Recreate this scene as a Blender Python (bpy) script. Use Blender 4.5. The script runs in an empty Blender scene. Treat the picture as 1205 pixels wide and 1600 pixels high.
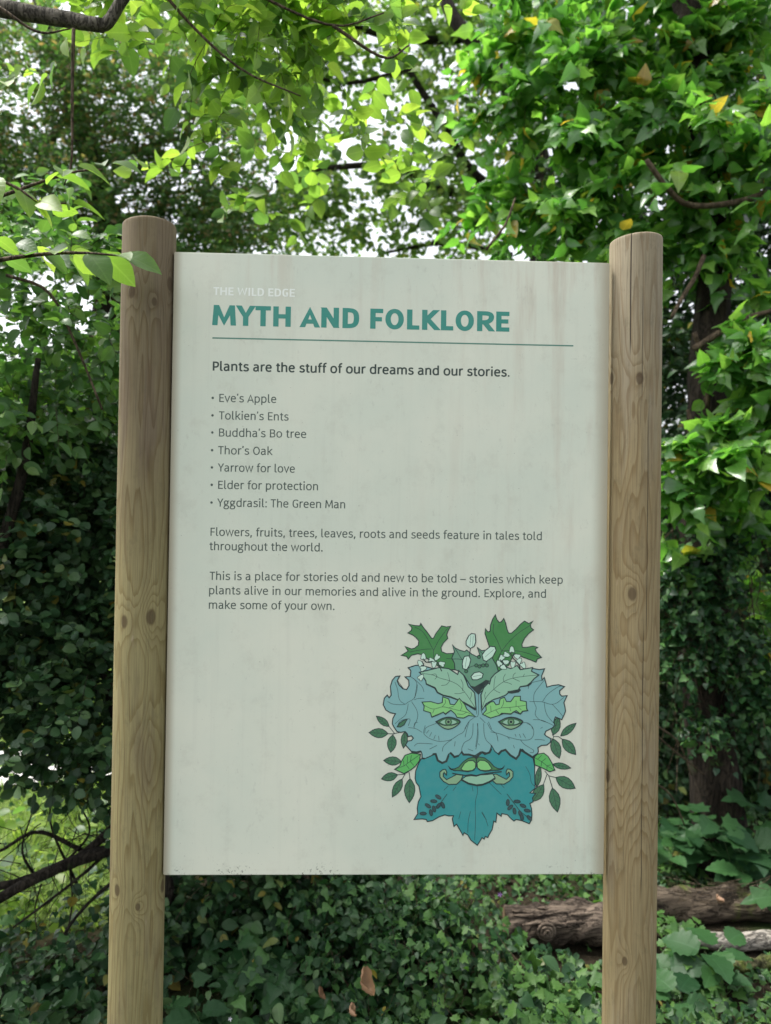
import bpy, bmesh, math, random
import numpy as np
from mathutils import Vector, Matrix
from mathutils.geometry import tessellate_polygon

S = bpy.context.scene
C = S.collection
rad = math.radians

# ------------------------------------------------------------------ camera
YAW, PITCH, ROLL = rad(-1.98), rad(-0.82), rad(0.79)
CAM = Vector((-0.061, -1.482, 1.550))
FPX = 1208.0
def _rot():
    cy, sy, cp, sp, cr, sr = math.cos(YAW), math.sin(YAW), math.cos(PITCH), math.sin(PITCH), math.cos(ROLL), math.sin(ROLL)
    Ry = np.array([[cy, 0, sy], [0, 1, 0], [-sy, 0, cy]])
    Rp = np.array([[1, 0, 0], [0, cp, -sp], [0, sp, cp]])
    Rr = np.array([[cr, -sr, 0], [sr, cr, 0], [0, 0, 1]])
    return Rr @ Rp @ Ry
RC = _rot()
def _w(v): return Vector((v[0], v[2], -v[1]))          # (x, down, forward) -> world
right, down, fwd = _w(RC[0]), _w(RC[1]), _w(RC[2])
cam = bpy.data.cameras.new('camera')
cam.sensor_fit = 'VERTICAL'; cam.sensor_height = 36.0; cam.lens = 36.0 * FPX / 1600.0
cam.clip_start = 0.05; cam.clip_end = 2000
cam.dof.use_dof = True; cam.dof.focus_distance = 1.49; cam.dof.aperture_fstop = 4.2
co = bpy.data.objects.new('camera', cam); C.objects.link(co)
co.matrix_world = Matrix(((right.x, -down.x, -fwd.x, CAM.x), (right.y, -down.y, -fwd.y, CAM.y),
                          (right.z, -down.z, -fwd.z, CAM.z), (0, 0, 0, 1)))
S.camera = co
def at(px, py, Y):
    """point at depth Y (metres beyond the sign board) seen at photo pixel px,py"""
    d = right * ((px - 602.5) / FPX) + down * ((py - 800) / FPX) + fwd
    return CAM + d * ((Y - CAM.y) / d.y)
R3x3 = np.array([[right.x, right.y, right.z], [down.x, down.y, down.z], [fwd.x, fwd.y, fwd.z]])
def project(P):
    q = (np.asarray(P) - np.array(CAM)) @ R3x3.T
    z = np.maximum(q[:, 2], 1e-3)
    return q[:, 0] / z * FPX + 602.5, q[:, 1] / z * FPX + 800, q[:, 2]

# ------------------------------------------------------------------ light
SUN_EL, SUN_AZ = rad(62), rad(285)       # azimuth measured clockwise from +Y
W = bpy.data.worlds.new('World'); S.world = W; W.use_nodes = True
nt = W.node_tree; nt.nodes.clear()
sky = nt.nodes.new('ShaderNodeTexSky'); sky.sky_type = 'NISHITA'; sky.sun_disc = False
sky.sun_elevation = SUN_EL; sky.sun_rotation = SUN_AZ; sky.air_density = 1.0; sky.dust_density = 4.0; sky.ozone_density = 1.0
hs = nt.nodes.new('ShaderNodeHueSaturation'); hs.inputs['Saturation'].default_value = 0.22
bg = nt.nodes.new('ShaderNodeBackground'); bg.inputs['Strength'].default_value = 0.15
wo = nt.nodes.new('ShaderNodeOutputWorld')
nt.links.new(sky.outputs[0], hs.inputs['Color']); nt.links.new(hs.outputs[0], bg.inputs['Color']); nt.links.new(bg.outputs[0], wo.inputs['Surface'])
sl = bpy.data.lights.new('sun', 'SUN'); sl.energy = 1.5; sl.angle = rad(12); sl.color = (1, 0.965, 0.9)
so = bpy.data.objects.new('sun', sl); C.objects.link(so)
sd = Vector((math.sin(SUN_AZ) * math.cos(SUN_EL), math.cos(SUN_AZ) * math.cos(SUN_EL), math.sin(SUN_EL)))
so.rotation_euler = sd.to_track_quat('Z', 'Y').to_euler(); so.location = (0, 0, 12)
S.view_settings.view_transform = 'Standard'; S.view_settings.look = 'None'
S.view_settings.gamma = 1; S.view_settings.use_curve_mapping = False
S.view_settings.exposure = 1.45
S.render.engine = 'CYCLES'
cy = S.cycles
cy.max_bounces = 8; cy.diffuse_bounces = 4; cy.glossy_bounces = 2; cy.transmission_bounces = 5; cy.transparent_max_bounces = 4
cy.use_denoising = True
cy.sample_clamp_indirect = 6

# ------------------------------------------------------------------ helpers
def lin(r, g, b, k=1.0):
    f = lambda c: (c / 255 / 12.92) if c <= 10 else ((c / 255 + 0.055) / 1.055) ** 2.4
    return (f(r) * k, f(g) * k, f(b) * k, 1)
def link(o, parent=None, **props):
    C.objects.link(o)
    if parent is not None: o.parent = parent
    for k, v in props.items():
        if v: o[k] = v
    return o
def mesh_obj(name, verts, faces, mat, parent=None, smooth=False, tint=None, **props):
    me = bpy.data.meshes.new(name)
    me.from_pydata([tuple(v) for v in verts], [], [tuple(f) for f in faces])
    if smooth: me.polygons.foreach_set('use_smooth', [True] * len(me.polygons))
    for m in (mat if isinstance(mat, (list, tuple)) else [mat]): me.materials.append(m)
    me.update()
    return link(bpy.data.objects.new(name, me), parent, **props)
def thing(name, label, cat, loc=(0, 0, 0), group=None):
    o = bpy.data.objects.new(name, None); o.empty_display_size = 0.1; o.location = loc
    return link(o, None, label=label, category=cat, group=group)
def rel(root, pts):
    l = root.location
    return [(p[0] - l.x, p[1] - l.y, p[2] - l.z) for p in pts]

class N:
    """tiny node builder"""
    def __init__(s, name):
        s.m = bpy.data.materials.new(name); s.m.use_nodes = True; s.t = s.m.node_tree; s.t.nodes.clear()
        s.out = s.t.nodes.new('ShaderNodeOutputMaterial')
    def n(s, typ, ins=None, **attrs):
        nd = s.t.nodes.new(typ)
        for k, v in attrs.items(): setattr(nd, k, v)
        for k, v in (ins or {}).items(): s.set(nd, k, v)
        return nd
    def set(s, nd, k, v):
        if hasattr(v, 'is_linked') or isinstance(v, bpy.types.NodeSocket): s.t.links.new(v, nd.inputs[k])
        else: nd.inputs[k].default_value = v
    def math(s, op, a, b=None, c=None):
        nd = s.t.nodes.new('ShaderNodeMath'); nd.operation = op
        for i, v in enumerate((a, b, c)):
            if v is not None: s.set(nd, i, v)
        return nd.outputs[0]
    def mix(s, f, a, b, mode='MIX'):
        nd = s.t.nodes.new('ShaderNodeMix'); nd.data_type = 'RGBA'; nd.blend_type = mode; nd.clamp_factor = True
        s.set(nd, 0, f); s.set(nd, 6, a); s.set(nd, 7, b)
        return nd.outputs[2]
    def noise(s, vec, scale, detail=3, rough=0.5, dist=0.0, out=0):
        nd = s.n('ShaderNodeTexNoise', {'Scale': scale, 'Detail': detail, 'Roughness': rough, 'Distortion': dist})
        if vec is not None: s.t.links.new(vec, nd.inputs['Vector'])
        return nd.outputs[out]
    def ramp(s, f, stops, interp='LINEAR'):
        nd = s.t.nodes.new('ShaderNodeValToRGB'); nd.color_ramp.interpolation = interp
        el = nd.color_ramp.elements
        while len(el) < len(stops): el.new(0.5)
        for e, (p, c) in zip(el, stops):
            e.position = p; e.color = c if len(c) == 4 else (*c, 1)
        s.t.links.new(f, nd.inputs[0]); return nd.outputs[0]
    def sstep(s, x, lo, hi):
        nd = s.t.nodes.new('ShaderNodeMapRange'); nd.interpolation_type = 'SMOOTHSTEP'
        s.set(nd, 0, x); s.set(nd, 1, lo); s.set(nd, 2, hi); return nd.outputs[0]
    def vec(s, v, scale):
        nd = s.n('ShaderNodeVectorMath', operation='MULTIPLY'); s.t.links.new(v, nd.inputs[0]); nd.inputs[1].default_value = scale
        return nd.outputs[0]
    def pos(s): return s.n('ShaderNodeNewGeometry').outputs['Position']
    def obj(s): return s.n('ShaderNodeTexCoord').outputs['Object']
    def bsdf(s, color, rough=0.6, spec=0.5, bump=None, strength=0.3, dist=0.002):
        b = s.n('ShaderNodeBsdfPrincipled', {'Base Color': color, 'Roughness': rough, 'Specular IOR Level': spec})
        if bump is not None:
            bn = s.n('ShaderNodeBump', {'Strength': strength, 'Distance': dist, 'Height': bump})
            s.t.links.new(bn.outputs[0], b.inputs['Normal'])
        s.t.links.new(b.outputs[0], s.out.inputs[0]); return b
G = lambda v: (v, v, v, 1)

def leaf_material(name, stops, trans=0.35, rough=0.4, spec=0.5, boost=2.0, under=1.25):
    """stops: colour ramp over the per-leaf random number"""
    k = N(name)
    at_ = k.n('ShaderNodeAttribute', attribute_name='tint')
    oi = k.n('ShaderNodeObjectInfo')
    r = k.math('FRACT', k.math('ADD', at_.outputs['Fac'], oi.outputs['Random']))
    col = k.ramp(r, stops)
    lc = k.n('ShaderNodeAttribute', attribute_name='leafco'); sp = k.n('ShaderNodeSeparateXYZ'); k.t.links.new(lc.outputs['Vector'], sp.inputs[0])
    ax = k.math('ABSOLUTE', sp.outputs['X'])
    mid = k.math('SUBTRACT', 1.0, k.sstep(ax, 0.012, 0.03))
    wv = k.math('ABSOLUTE', k.math('SUBTRACT', k.math('FRACT', k.math('MULTIPLY', k.math('SUBTRACT', sp.outputs['Y'], k.math('MULTIPLY', ax, 0.9)), 6.0)), 0.5))
    sv = k.math('MULTIPLY', k.sstep(wv, 0.40, 0.5), 0.5)
    vein = k.math('MAXIMUM', mid, sv)
    nz = k.noise(k.obj(), 14, 2)
    col = k.mix(k.math('MULTIPLY', nz, 0.35), col, k.mix(1.0, col, (0.62, 0.70, 0.6, 1), 'MULTIPLY'))
    col = k.mix(k.math('MULTIPLY', vein, 0.30), col, k.mix(1.0, col, (1.7, 1.5, 1.9, 1), 'MULTIPLY'))
    blem = k.sstep(k.noise(lc.outputs['Vector'], 9, 3, 0.7), 0.66, 0.72)
    col = k.mix(k.math('MULTIPLY', k.math('MULTIPLY', blem, 0.6), k.math('GREATER_THAN', r, 0.6)), col, (0.14, 0.10, 0.03, 1))
    geo = k.n('ShaderNodeNewGeometry')
    fr = k.mix(geo.outputs['Backfacing'], col, k.mix(1.0, col, (under, under, under * 1.15, 1), 'MULTIPLY'))
    p = k.n('ShaderNodeBsdfPrincipled', {'Base Color': fr, 'Roughness': rough, 'Specular IOR Level': spec})
    bn = k.n('ShaderNodeBump', {'Strength': 0.25, 'Distance': 0.002, 'Height': k.math('MULTIPLY', vein, -1.0)})
    k.t.links.new(bn.outputs[0], p.inputs['Normal'])
    tr = k.n('ShaderNodeBsdfTranslucent', {'Color': k.mix(1.0, col, (boost * 1.0, boost * 1.12, boost * 0.5, 1), 'MULTIPLY')})
    mx = k.n('ShaderNodeMixShader', {0: trans}); k.t.links.new(p.outputs[0], mx.inputs[1]); k.t.links.new(tr.outputs[0], mx.inputs[2])
    k.t.links.new(mx.outputs[0], k.out.inputs[0])
    return k.m

def bark_material(name, c0, c1, moss=0.0, scale=18, ivy=(0.04, 0.07, 0.02, 1), along=(1, 1, 0.16)):
    k = N(name); o = k.pos()
    a = k.noise(k.vec(o, along), scale, 7, 0.68, 0.4)
    b = k.noise(k.vec(o, along), scale * 2.3, 4, 0.6, 0.8)
    c = k.noise(o, scale * 3, 5, 0.7)
    ridge = k.sstep(k.math('ABSOLUTE', k.math('SUBTRACT', b, 0.5)), 0.0, 0.05)
    col = k.mix(k.sstep(a, 0.3, 0.7), c0, c1)
    col = k.mix(k.math('MULTIPLY', c, 0.5), col, k.mix(1.0, col, G(0.45), 'MULTIPLY'))
    col = k.mix(ridge, k.mix(1.0, col, G(0.4), 'MULTIPLY'), col)
    if moss: col = k.mix(k.sstep(k.noise(o, 7, 6, 0.7), 0.66 - moss * 0.25, 0.78 - moss * 0.2), col, ivy)
    k.bsdf(col, 0.9, 0.2, k.math('ADD', k.math('ADD', a, k.math('MULTIPLY', c, 0.3)), k.math('MULTIPLY', ridge, 0.35)), 0.9, 0.018)
    return k.m

# ---------------------------------------------------------- leaf templates
def leaf_template(name, profile, fold=0.25, droop=0.25, petiole=0.0, wave=0.0):
    """profile: (half width, y) from base to tip, unit length; folded on the midrib and drooping"""
    ys = [p[1] for p in profile]; n = len(profile)
    V = []; F = []
    zf = lambda x, y, i: fold * abs(x) - droop * y * y + wave * math.sin(i * 2.4) * abs(x)
    mid = []; L = []; Rr = []
    for i, (w, y) in enumerate(profile):
        ym = min(max(y, 0), 1)
        if i in (0, n - 1):
            V.append((0, ym, zf(0, ym, i))); mid.append(len(V) - 1); L.append(mid[-1]); Rr.append(mid[-1])
        else:
            V.append((0, ym, zf(0, ym, i))); mid.append(len(V) - 1)
            V.append((-w, y, zf(w, y, i))); L.append(len(V) - 1)
            V.append((w, y, zf(w, y, i + 1))); Rr.append(len(V) - 1)
    for i in range(n - 1):
        for A, flip in ((L, False), (Rr, True)):
            q = [mid[i], mid[i + 1], A[i + 1], A[i]]
            q = [x for j, x in enumerate(q) if x not in q[:j]]
            if len(q) < 3: continue
            if flip: q = q[::-1]
            if len(q) == 4: F += [(q[0], q[1], q[2]), (q[0], q[2], q[3])]
            else: F.append(tuple(q))
    V = np.array(V, float); F = np.array(F, int)
    return V, F
T_OVATE = leaf_template('ovate', [(0, 0), (.16, .08), (.29, .25), (.33, .45), (.27, .68), (.14, .86), (0, 1)], 0.30, 0.28, wave=.06)
T_ROUND = leaf_template('round', [(0, 0), (.30, .2), (.40, .55), (.24, .86), (0, 1)], 0.25, 0.15)
T_SMALL = leaf_template('small', [(0, 0), (.27, .38), (.2, .75), (0, 1)], 0.25, 0.15)
T_IVY = leaf_template('ivy', [(0, .04), (.26, -.06), (.44, .12), (.36, .30), (.40, .42), (.20, .64), (0, 1)], 0.22, 0.25, wave=.10)
T_IVY2 = leaf_template('ivy2', [(0, 0), (.30, .06), (.40, .26), (.26, .58), (0, 1)], 0.25, 0.3, wave=.10)
T_IVY3 = leaf_template('ivy3', [(0, .04), (.20, -.04), (.40, .16), (.30, .36), (.33, .46), (.15, .68), (0, 1)], -0.12, 0.55, wave=.22)
T_ADULT = leaf_template('adult', [(0, 0), (.25, .04), (.37, .2), (.34, .42), (.2, .68), (.07, .88), (0, 1)], 0.18, 0.42, wave=.12)
T_ADULT2 = leaf_template('adult2', [(0, 0), (.20, .06), (.30, .24), (.29, .44), (.18, .7), (.06, .9), (0, 1)], 0.35, 0.15, wave=.2)
T_LOBE = leaf_template('lobe', [(0, .05), (.30, -.08), (.34, .05), (.56, .22), (.36, .36), (.42, .58), (.20, .62), (.12, .82), (0, 1)], 0.15, 0.25, wave=.12)
T_SERR = leaf_template('serrated', [(0, 0), (.22, .02), (.26, .12), (.36, .16), (.34, .28), (.42, .34), (.36, .46), (.39, .54), (.28, .64), (.28, .74), (.15, .82), (.13, .9), (0, 1)], 0.2, 0.25, wave=.06)

_tm_cache = {}
def template_mesh(T, mat):
    key = (id(T), mat.name)
    if key not in _tm_cache:
        me = bpy.data.meshes.new('leaf'); me.from_pydata([tuple(v) for v in T[0]], [], [tuple(int(i) for i in f) for f in T[1]])
        me.polygons.foreach_set('use_smooth', [True] * len(me.polygons)); at_ = me.attributes.new('leafco', 'FLOAT_VECTOR', 'POINT'); at_.data.foreach_set('vector', T[0].astype(np.float32).ravel())
        me.materials.append(mat); me.update(); _tm_cache[key] = me
    return _tm_cache[key]

def unit(v): return v / np.maximum(np.linalg.norm(v, axis=-1, keepdims=True), 1e-9)

def frames(tip, nrm):
    """rows: leaf axes X (across), Y (tip), Z (normal)"""
    y = unit(tip); z = unit(nrm - (nrm * y).sum(1, keepdims=True) * y); x = np.cross(y, z)
    return np.stack([x, y, z], 1)

def raw_mesh(name, V, F, mat, tint=None, smooth=True, lco=None):
    me = bpy.data.meshes.new(name)
    nv, nf = len(V), len(F)
    me.vertices.add(nv); me.vertices.foreach_set('co', np.ascontiguousarray(V, dtype=np.float32).ravel())
    me.loops.add(nf * 3); me.loops.foreach_set('vertex_index', np.ascontiguousarray(F, dtype=np.int32).ravel())
    me.polygons.add(nf); me.polygons.foreach_set('loop_start', np.arange(0, nf * 3, 3, dtype=np.int32))
    me.polygons.foreach_set('loop_total', np.full(nf, 3, dtype=np.int32))
    me.polygons.foreach_set('use_smooth', np.full(nf, smooth))
    if tint is not None:
        a = me.attributes.new('tint', 'FLOAT', 'POINT'); a.data.foreach_set('value', tint.astype(np.float32))
    if lco is not None:
        a = me.attributes.new('leafco', 'FLOAT_VECTOR', 'POINT'); a.data.foreach_set('vector', lco.astype(np.float32).ravel())
    me.materials.append(mat); me.update(calc_edges=True)
    return me

TRI = [0]
def add_leaves(root, P, Fr, size, T, mat, rng, singles=300, min_px=9, part='foliage', leafname='leaf', extra_hide=None):
    """the leaves that show largest as objects of their own, the rest joined"""
    P = np.asarray(P); px, py, d = project(P)
    sz = size * FPX / np.maximum(d, .2)
    inb = (px > -10) & (px < 1215) & (py > -10) & (py < 1610) & (d > 0.2) & (sz >= min_px)
    behind = (px > 262) & (px < 950) & (py > 405) & (py < 1360) & (P[:, 1] > 0)
    for a, b in ((180, 262), (950, 1030)): behind |= (px > a) & (px < b) & (py > 360) & (P[:, 1] > 0.02)
    ok = np.where(inb & ~behind)[0]
    # largest in the picture first, with the outermost of a clump preferred
    order = ok[np.argsort(-(sz[ok] + 0.35 * sz[ok].mean() * rng.random(len(ok))))]
    pick = order[:singles] if singles else order[:0]
    me = None
    l = np.array(root.location)
    if len(pick): me = template_mesh(T, mat)
    for i in pick:
        o = bpy.data.objects.new(leafname, me); C.objects.link(o); o.parent = root
        A = Fr[i]; s = size[i]; p = P[i] - l
        o.matrix_basis = Matrix(((A[0][0] * s, A[1][0] * s, A[2][0] * s, p[0]), (A[0][1] * s, A[1][1] * s, A[2][1] * s, p[1]),
                                 (A[0][2] * s, A[1][2] * s, A[2][2] * s, p[2]), (0, 0, 0, 1)))
    rest = np.ones(len(P), bool); rest[pick] = False
    rest = np.where(rest)[0]
    if len(rest):
        V0, F0 = T; nv = len(V0)
        V = np.einsum('vj,njk->nvk', V0, Fr[rest]) * size[rest][:, None, None] + (P[rest] - l)[:, None, :]
        F = (F0[None] + (np.arange(len(rest)) * nv)[:, None, None]).reshape(-1, 3)
        tint = np.repeat(rng.random(len(rest)), nv)
        me = raw_mesh(part, V.reshape(-1, 3), F, mat, tint, True, np.tile(V0, (len(rest), 1)))
        TRI[0] += len(F)
        o = link(bpy.data.objects.new(part, me), root, kind='stuff')
        return o

def ellip_points(rng, clumps, n, shell=0.5):
    """clumps: (center Vector, (rx, ry, rz), weight)"""
    w = np.array([c[2] * c[1][0] * c[1][1] * c[1][2] if len(c) > 2 else c[1][0] * c[1][1] * c[1][2] for c in clumps]); w = w / w.sum()
    idx = rng.choice(len(clumps), n, p=w)
    u = unit(rng.normal(size=(n, 3))); r = rng.random(n) ** (1 / 3.0); r = r ** shell
    ce = np.array([list(c[0]) for c in clumps])[idx]; ra = np.array([c[1] for c in clumps])[idx]
    return ce + u * r[:, None] * ra, u

def sprays(rng, base, outdir, L, per, leaf, droop=0.3, up=0.7, jitter=0.5, lenvar=0.4, spread=0.75):
    """twigs of alternate leaves. base (n,3), outdir (n,3). returns leaves + twig curves"""
    n = len(base)
    d = unit(outdir + rng.normal(size=(n, 3)) * 0.45 + np.array([0, 0, 0.15]))
    Ls = L * (1 - lenvar / 2 + lenvar * rng.random(n))
    s = (np.arange(per) + 0.6) / per
    s = s[None, :] + rng.normal(size=(n, per)) * 0.04
    pos = base[:, None, :] + d[:, None, :] * (Ls[:, None] * s)[..., None]
    pos[..., 2] -= droop * Ls[:, None] * s ** 2
    side = unit(np.cross(d, np.array([0, 0, 1.0]) + rng.normal(size=(n, 3)) * 0.3))
    sg = np.where(np.arange(per) % 2 == 0, 1.0, -1.0)[None, :, None]
    tip = d[:, None, :] * 0.55 + side[:, None, :] * sg * spread + rng.normal(size=(n, per, 3)) * 0.28
    tip[:, -1, :] = d + rng.normal(size=(n, 3)) * 0.2
    tip[..., 2] -= 0.35 * droop * 2 * s
    nrm = np.array([0, 0, 1.0]) * up + (1 - up) * unit(outdir)[:, None, :] + rng.normal(size=(n, per, 3)) * jitter
    P = pos.reshape(-1, 3); tip = tip.reshape(-1, 3); nrm = nrm.reshape(-1, 3)
    size = leaf * (0.65 + 0.6 * rng.random(len(P)))
    st = np.linspace(0, 1, 4)
    tw = base[:, None, :] + d[:, None, :] * (Ls[:, None] * st[None])[..., None]
    tw[..., 2] -= droop * Ls[:, None] * st[None] ** 2
    return P, frames(tip, nrm), size, tw

def twig_mesh(name, tw, r, root, mat, taper=0.4, **props):
    """many thin 3-sided tubes. tw (n,k,3)"""
    n, k, _ = tw.shape
    l = np.array(root.location) if root is not None else 0
    t = unit(np.gradient(tw, axis=1)); ref = np.array([0.3, 0.2, 1.0])
    a = unit(np.cross(t, ref)); b = np.cross(t, a)
    rr = (r if np.ndim(r) else np.full(n, r))[:, None] * np.linspace(1, taper, k)[None]
    V = []
    for j in range(3):
        th = j * 2 * math.pi / 3
        V.append(tw - l + (a * math.cos(th) + b * math.sin(th)) * rr[..., None])
    V = np.stack(V, 2)                    # n,k,3,3
    i0 = (np.arange(n) * k * 3)[:, None, None] + (np.arange(k - 1) * 3)[None, :, None]
    j = np.arange(3)[None, None, :]; j2 = (j + 1) % 3
    A, B, Cc, D = i0 + j, i0 + j2, i0 + 3 + j, i0 + 3 + j2
    F = np.concatenate([np.stack([A, B, D], -1).reshape(-1, 3), np.stack([A, D, Cc], -1).reshape(-1, 3)])
    me = raw_mesh(name, V.reshape(-1, 3), F, mat); TRI[0] += len(F)
    return link(bpy.data.objects.new(name, me), root, **props)

def smooth_path(pts, n):
    pts = np.array([list(p) for p in pts], float); m = len(pts)
    P = np.vstack([2 * pts[0] - pts[1], pts, 2 * pts[-1] - pts[-2]])
    out = []
    for t in np.linspace(0, m - 1 - 1e-6, n):
        i = int(t); f = t - i; p0, p1, p2, p3 = P[i:i + 4]
        out.append(0.5 * ((2 * p1) + (-p0 + p2) * f + (2 * p0 - 5 * p1 + 4 * p2 - p3) * f * f + (-p0 + 3 * p1 - 3 * p2 + p3) * f ** 3))
    return np.array(out)

def limb(name, pts, radii, mat, root=None, seg=14, n=24, rough=0.08, seed=0, caps=True, knots=(), **props):
    """tapered, slightly gnarled limb through pts"""
    rng = np.random.default_rng(seed)
    P = smooth_path(pts, n); R = np.interp(np.linspace(0, 1, n), np.linspace(0, 1, len(radii)), radii)
    t = unit(np.gradient(P, axis=0)); ref = np.array([0.0, 0.0, 1.0]) if abs(t[0][2]) < 0.8 else np.array([0, 1.0, 0])
    a = unit(np.cross(t, ref)); b = np.cross(t, a)
    th = np.arange(seg) * 2 * math.pi / seg
    lump = np.zeros((n, seg)); z = np.linspace(0, 1, n)[:, None]
    for q in range(7):
        m_ = rng.integers(1, 6); fz = rng.uniform(1, 9)
        lump += math.sin(q + 1) * 0 + np.sin(m_ * th[None] + fz * z * 6.28 + rng.uniform(0, 6.28)) / (1 + 0.4 * q)
    rr = R[:, None] * (1 + rough * lump * 0.5)
    V = P[:, None, :] + (a[:, None, :] * np.cos(th)[None, :, None] + b[:, None, :] * np.sin(th)[None, :, None]) * rr[..., None]
    V = V.reshape(-1, 3); l = np.array(root.location) if root is not None else np.zeros(3)
    F = []
    for i in range(n - 1):
        for j in range(seg):
            j2 = (j + 1) % seg; F.append((i * seg + j, i * seg + j2, (i + 1) * seg + j2, (i + 1) * seg + j))
    if caps: F.append(tuple(range(seg - 1, -1, -1))); F.append(tuple((n - 1) * seg + j for j in range(seg)))
    return mesh_obj(name, V - l, F, mat, root, smooth=True, **props)
# ================================================================== the ground
def ground_h(x, y):
    return 0.03 * math.sin(x * 1.3 + 0.5) * math.cos(y * 0.9) + 0.02 * math.sin(3.1 * x) * math.sin(2.7 * y + 1)
k = N('woodland_floor'); o = k.pos()
sep = k.n('ShaderNodeSeparateXYZ'); k.t.links.new(o, sep.inputs[0])
n1 = k.noise(o, 9, 6, 0.7); n2 = k.noise(o, 1.1, 3)
soil = k.mix(n1, (0.014, 0.012, 0.008, 1), (0.05, 0.038, 0.024, 1))
soil = k.mix(k.sstep(n2, 0.45, 0.6), soil, (0.025, 0.045, 0.012, 1))
grass = k.mix(k.noise(o, 3.0, 5, 0.7), (0.05, 0.09, 0.02, 1), (0.17, 0.24, 0.06, 1))
edge = k.math('ADD', sep.outputs['Y'], k.math('MULTIPLY', n2, 1.2))
lawnmask = k.sstep(edge, 1.9, 2.3)
left = k.sstep(k.math('MULTIPLY', sep.outputs['X'], -1.0), 0.8, 1.1)
far = k.sstep(sep.outputs['Y'], 9.0, 11.0)
col = k.mix(k.math('MAXIMUM', k.math('MULTIPLY', lawnmask, left), far), soil, grass)
k.bsdf(col, 0.95, 0.1, k.noise(o, 30, 5, 0.7), 0.8, 0.03)
V = []; F = []
xs = np.concatenate([[-300, -120, -50, -22], np.arange(-10, 10.01, 0.4), [22, 50, 120, 300]])
ys = np.concatenate([[-300, -100, -30, -10], np.arange(-4, 10.01, 0.4), [16, 28, 60, 140, 400]])
for y in ys:
    for x in xs: V.append((x, y, ground_h(x, y)))
nx = len(xs)
for j in range(len(ys) - 1):
    for i in range(nx - 1): F.append((j * nx + i, j * nx + i + 1, (j + 1) * nx + i + 1, (j + 1) * nx + i))
mesh_obj('ground', V, F, k.m, None, True, kind='structure')

k = N('pale_gravel'); o = k.pos()
k.bsdf(k.mix(k.noise(o, 40, 4), (0.42, 0.41, 0.39, 1), (0.62, 0.61, 0.58, 1)), 0.9, 0.2, k.noise(o, 90, 3), 0.5, 0.01)
V = []; F = []
for i in range(41):
    x = -14 + i * 0.32; yc = 3.55 + 0.35 * math.sin(x * 0.4)
    V += [(x, yc - 0.35, ground_h(x, yc - 0.35) + 0.03), (x, yc + 0.35, ground_h(x, yc + 0.35) + 0.03)]
    if i: F.append((2 * i - 2, 2 * i, 2 * i + 1, 2 * i - 1))
mesh_obj('path', V, F, k.m, None, True, kind='structure')

# lawn blades seen under the left shrub
rng = np.random.default_rng(5)
n = 26000
gx = rng.uniform(-6.5, -0.9, n); gy = 1.5 + 7.0 * rng.random(n) ** 1.6
keep = np.abs(gy - (3.55 + 0.35 * np.sin(gx * 0.4))) > 0.33
gx, gy = gx[keep], gy[keep]; n = len(gx)
gz = np.array([ground_h(a, b) for a, b in zip(gx, gy)])
h = rng.uniform(0.04, 0.12, n) * (0.6 + 1.2 * np.sin(gx * 5.1) ** 2 * np.sin(gy * 4.3 + gx) ** 2); th = rng.uniform(0, 6.28, n); wd = 0.004 + 0.004 * rng.random(n)
ln = rng.normal(size=(n, 2)) * 0.055
B = np.stack([gx, gy, gz], 1); U = np.stack([np.cos(th), np.sin(th), np.zeros(n)], 1)
V = np.stack([B - U * wd[:, None], B + U * wd[:, None], B + np.stack([ln[:, 0], ln[:, 1], h], 1)], 1).reshape(-1, 3)
M_GRASS = leaf_material('lawn_grass', [(0, (0.08, 0.13, 0.03)), (0.5, (0.14, 0.21, 0.05)), (1, (0.24, 0.30, 0.09))], 0.4, 0.6, 0.2)
me = raw_mesh('grass', V, np.arange(n * 3).reshape(-1, 3), M_GRASS, np.repeat(rng.random(n), 3), False)
link(bpy.data.objects.new('grass', me), None, kind='stuff', label='bright green lawn grass seen under the left shrub', category='grass')

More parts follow.
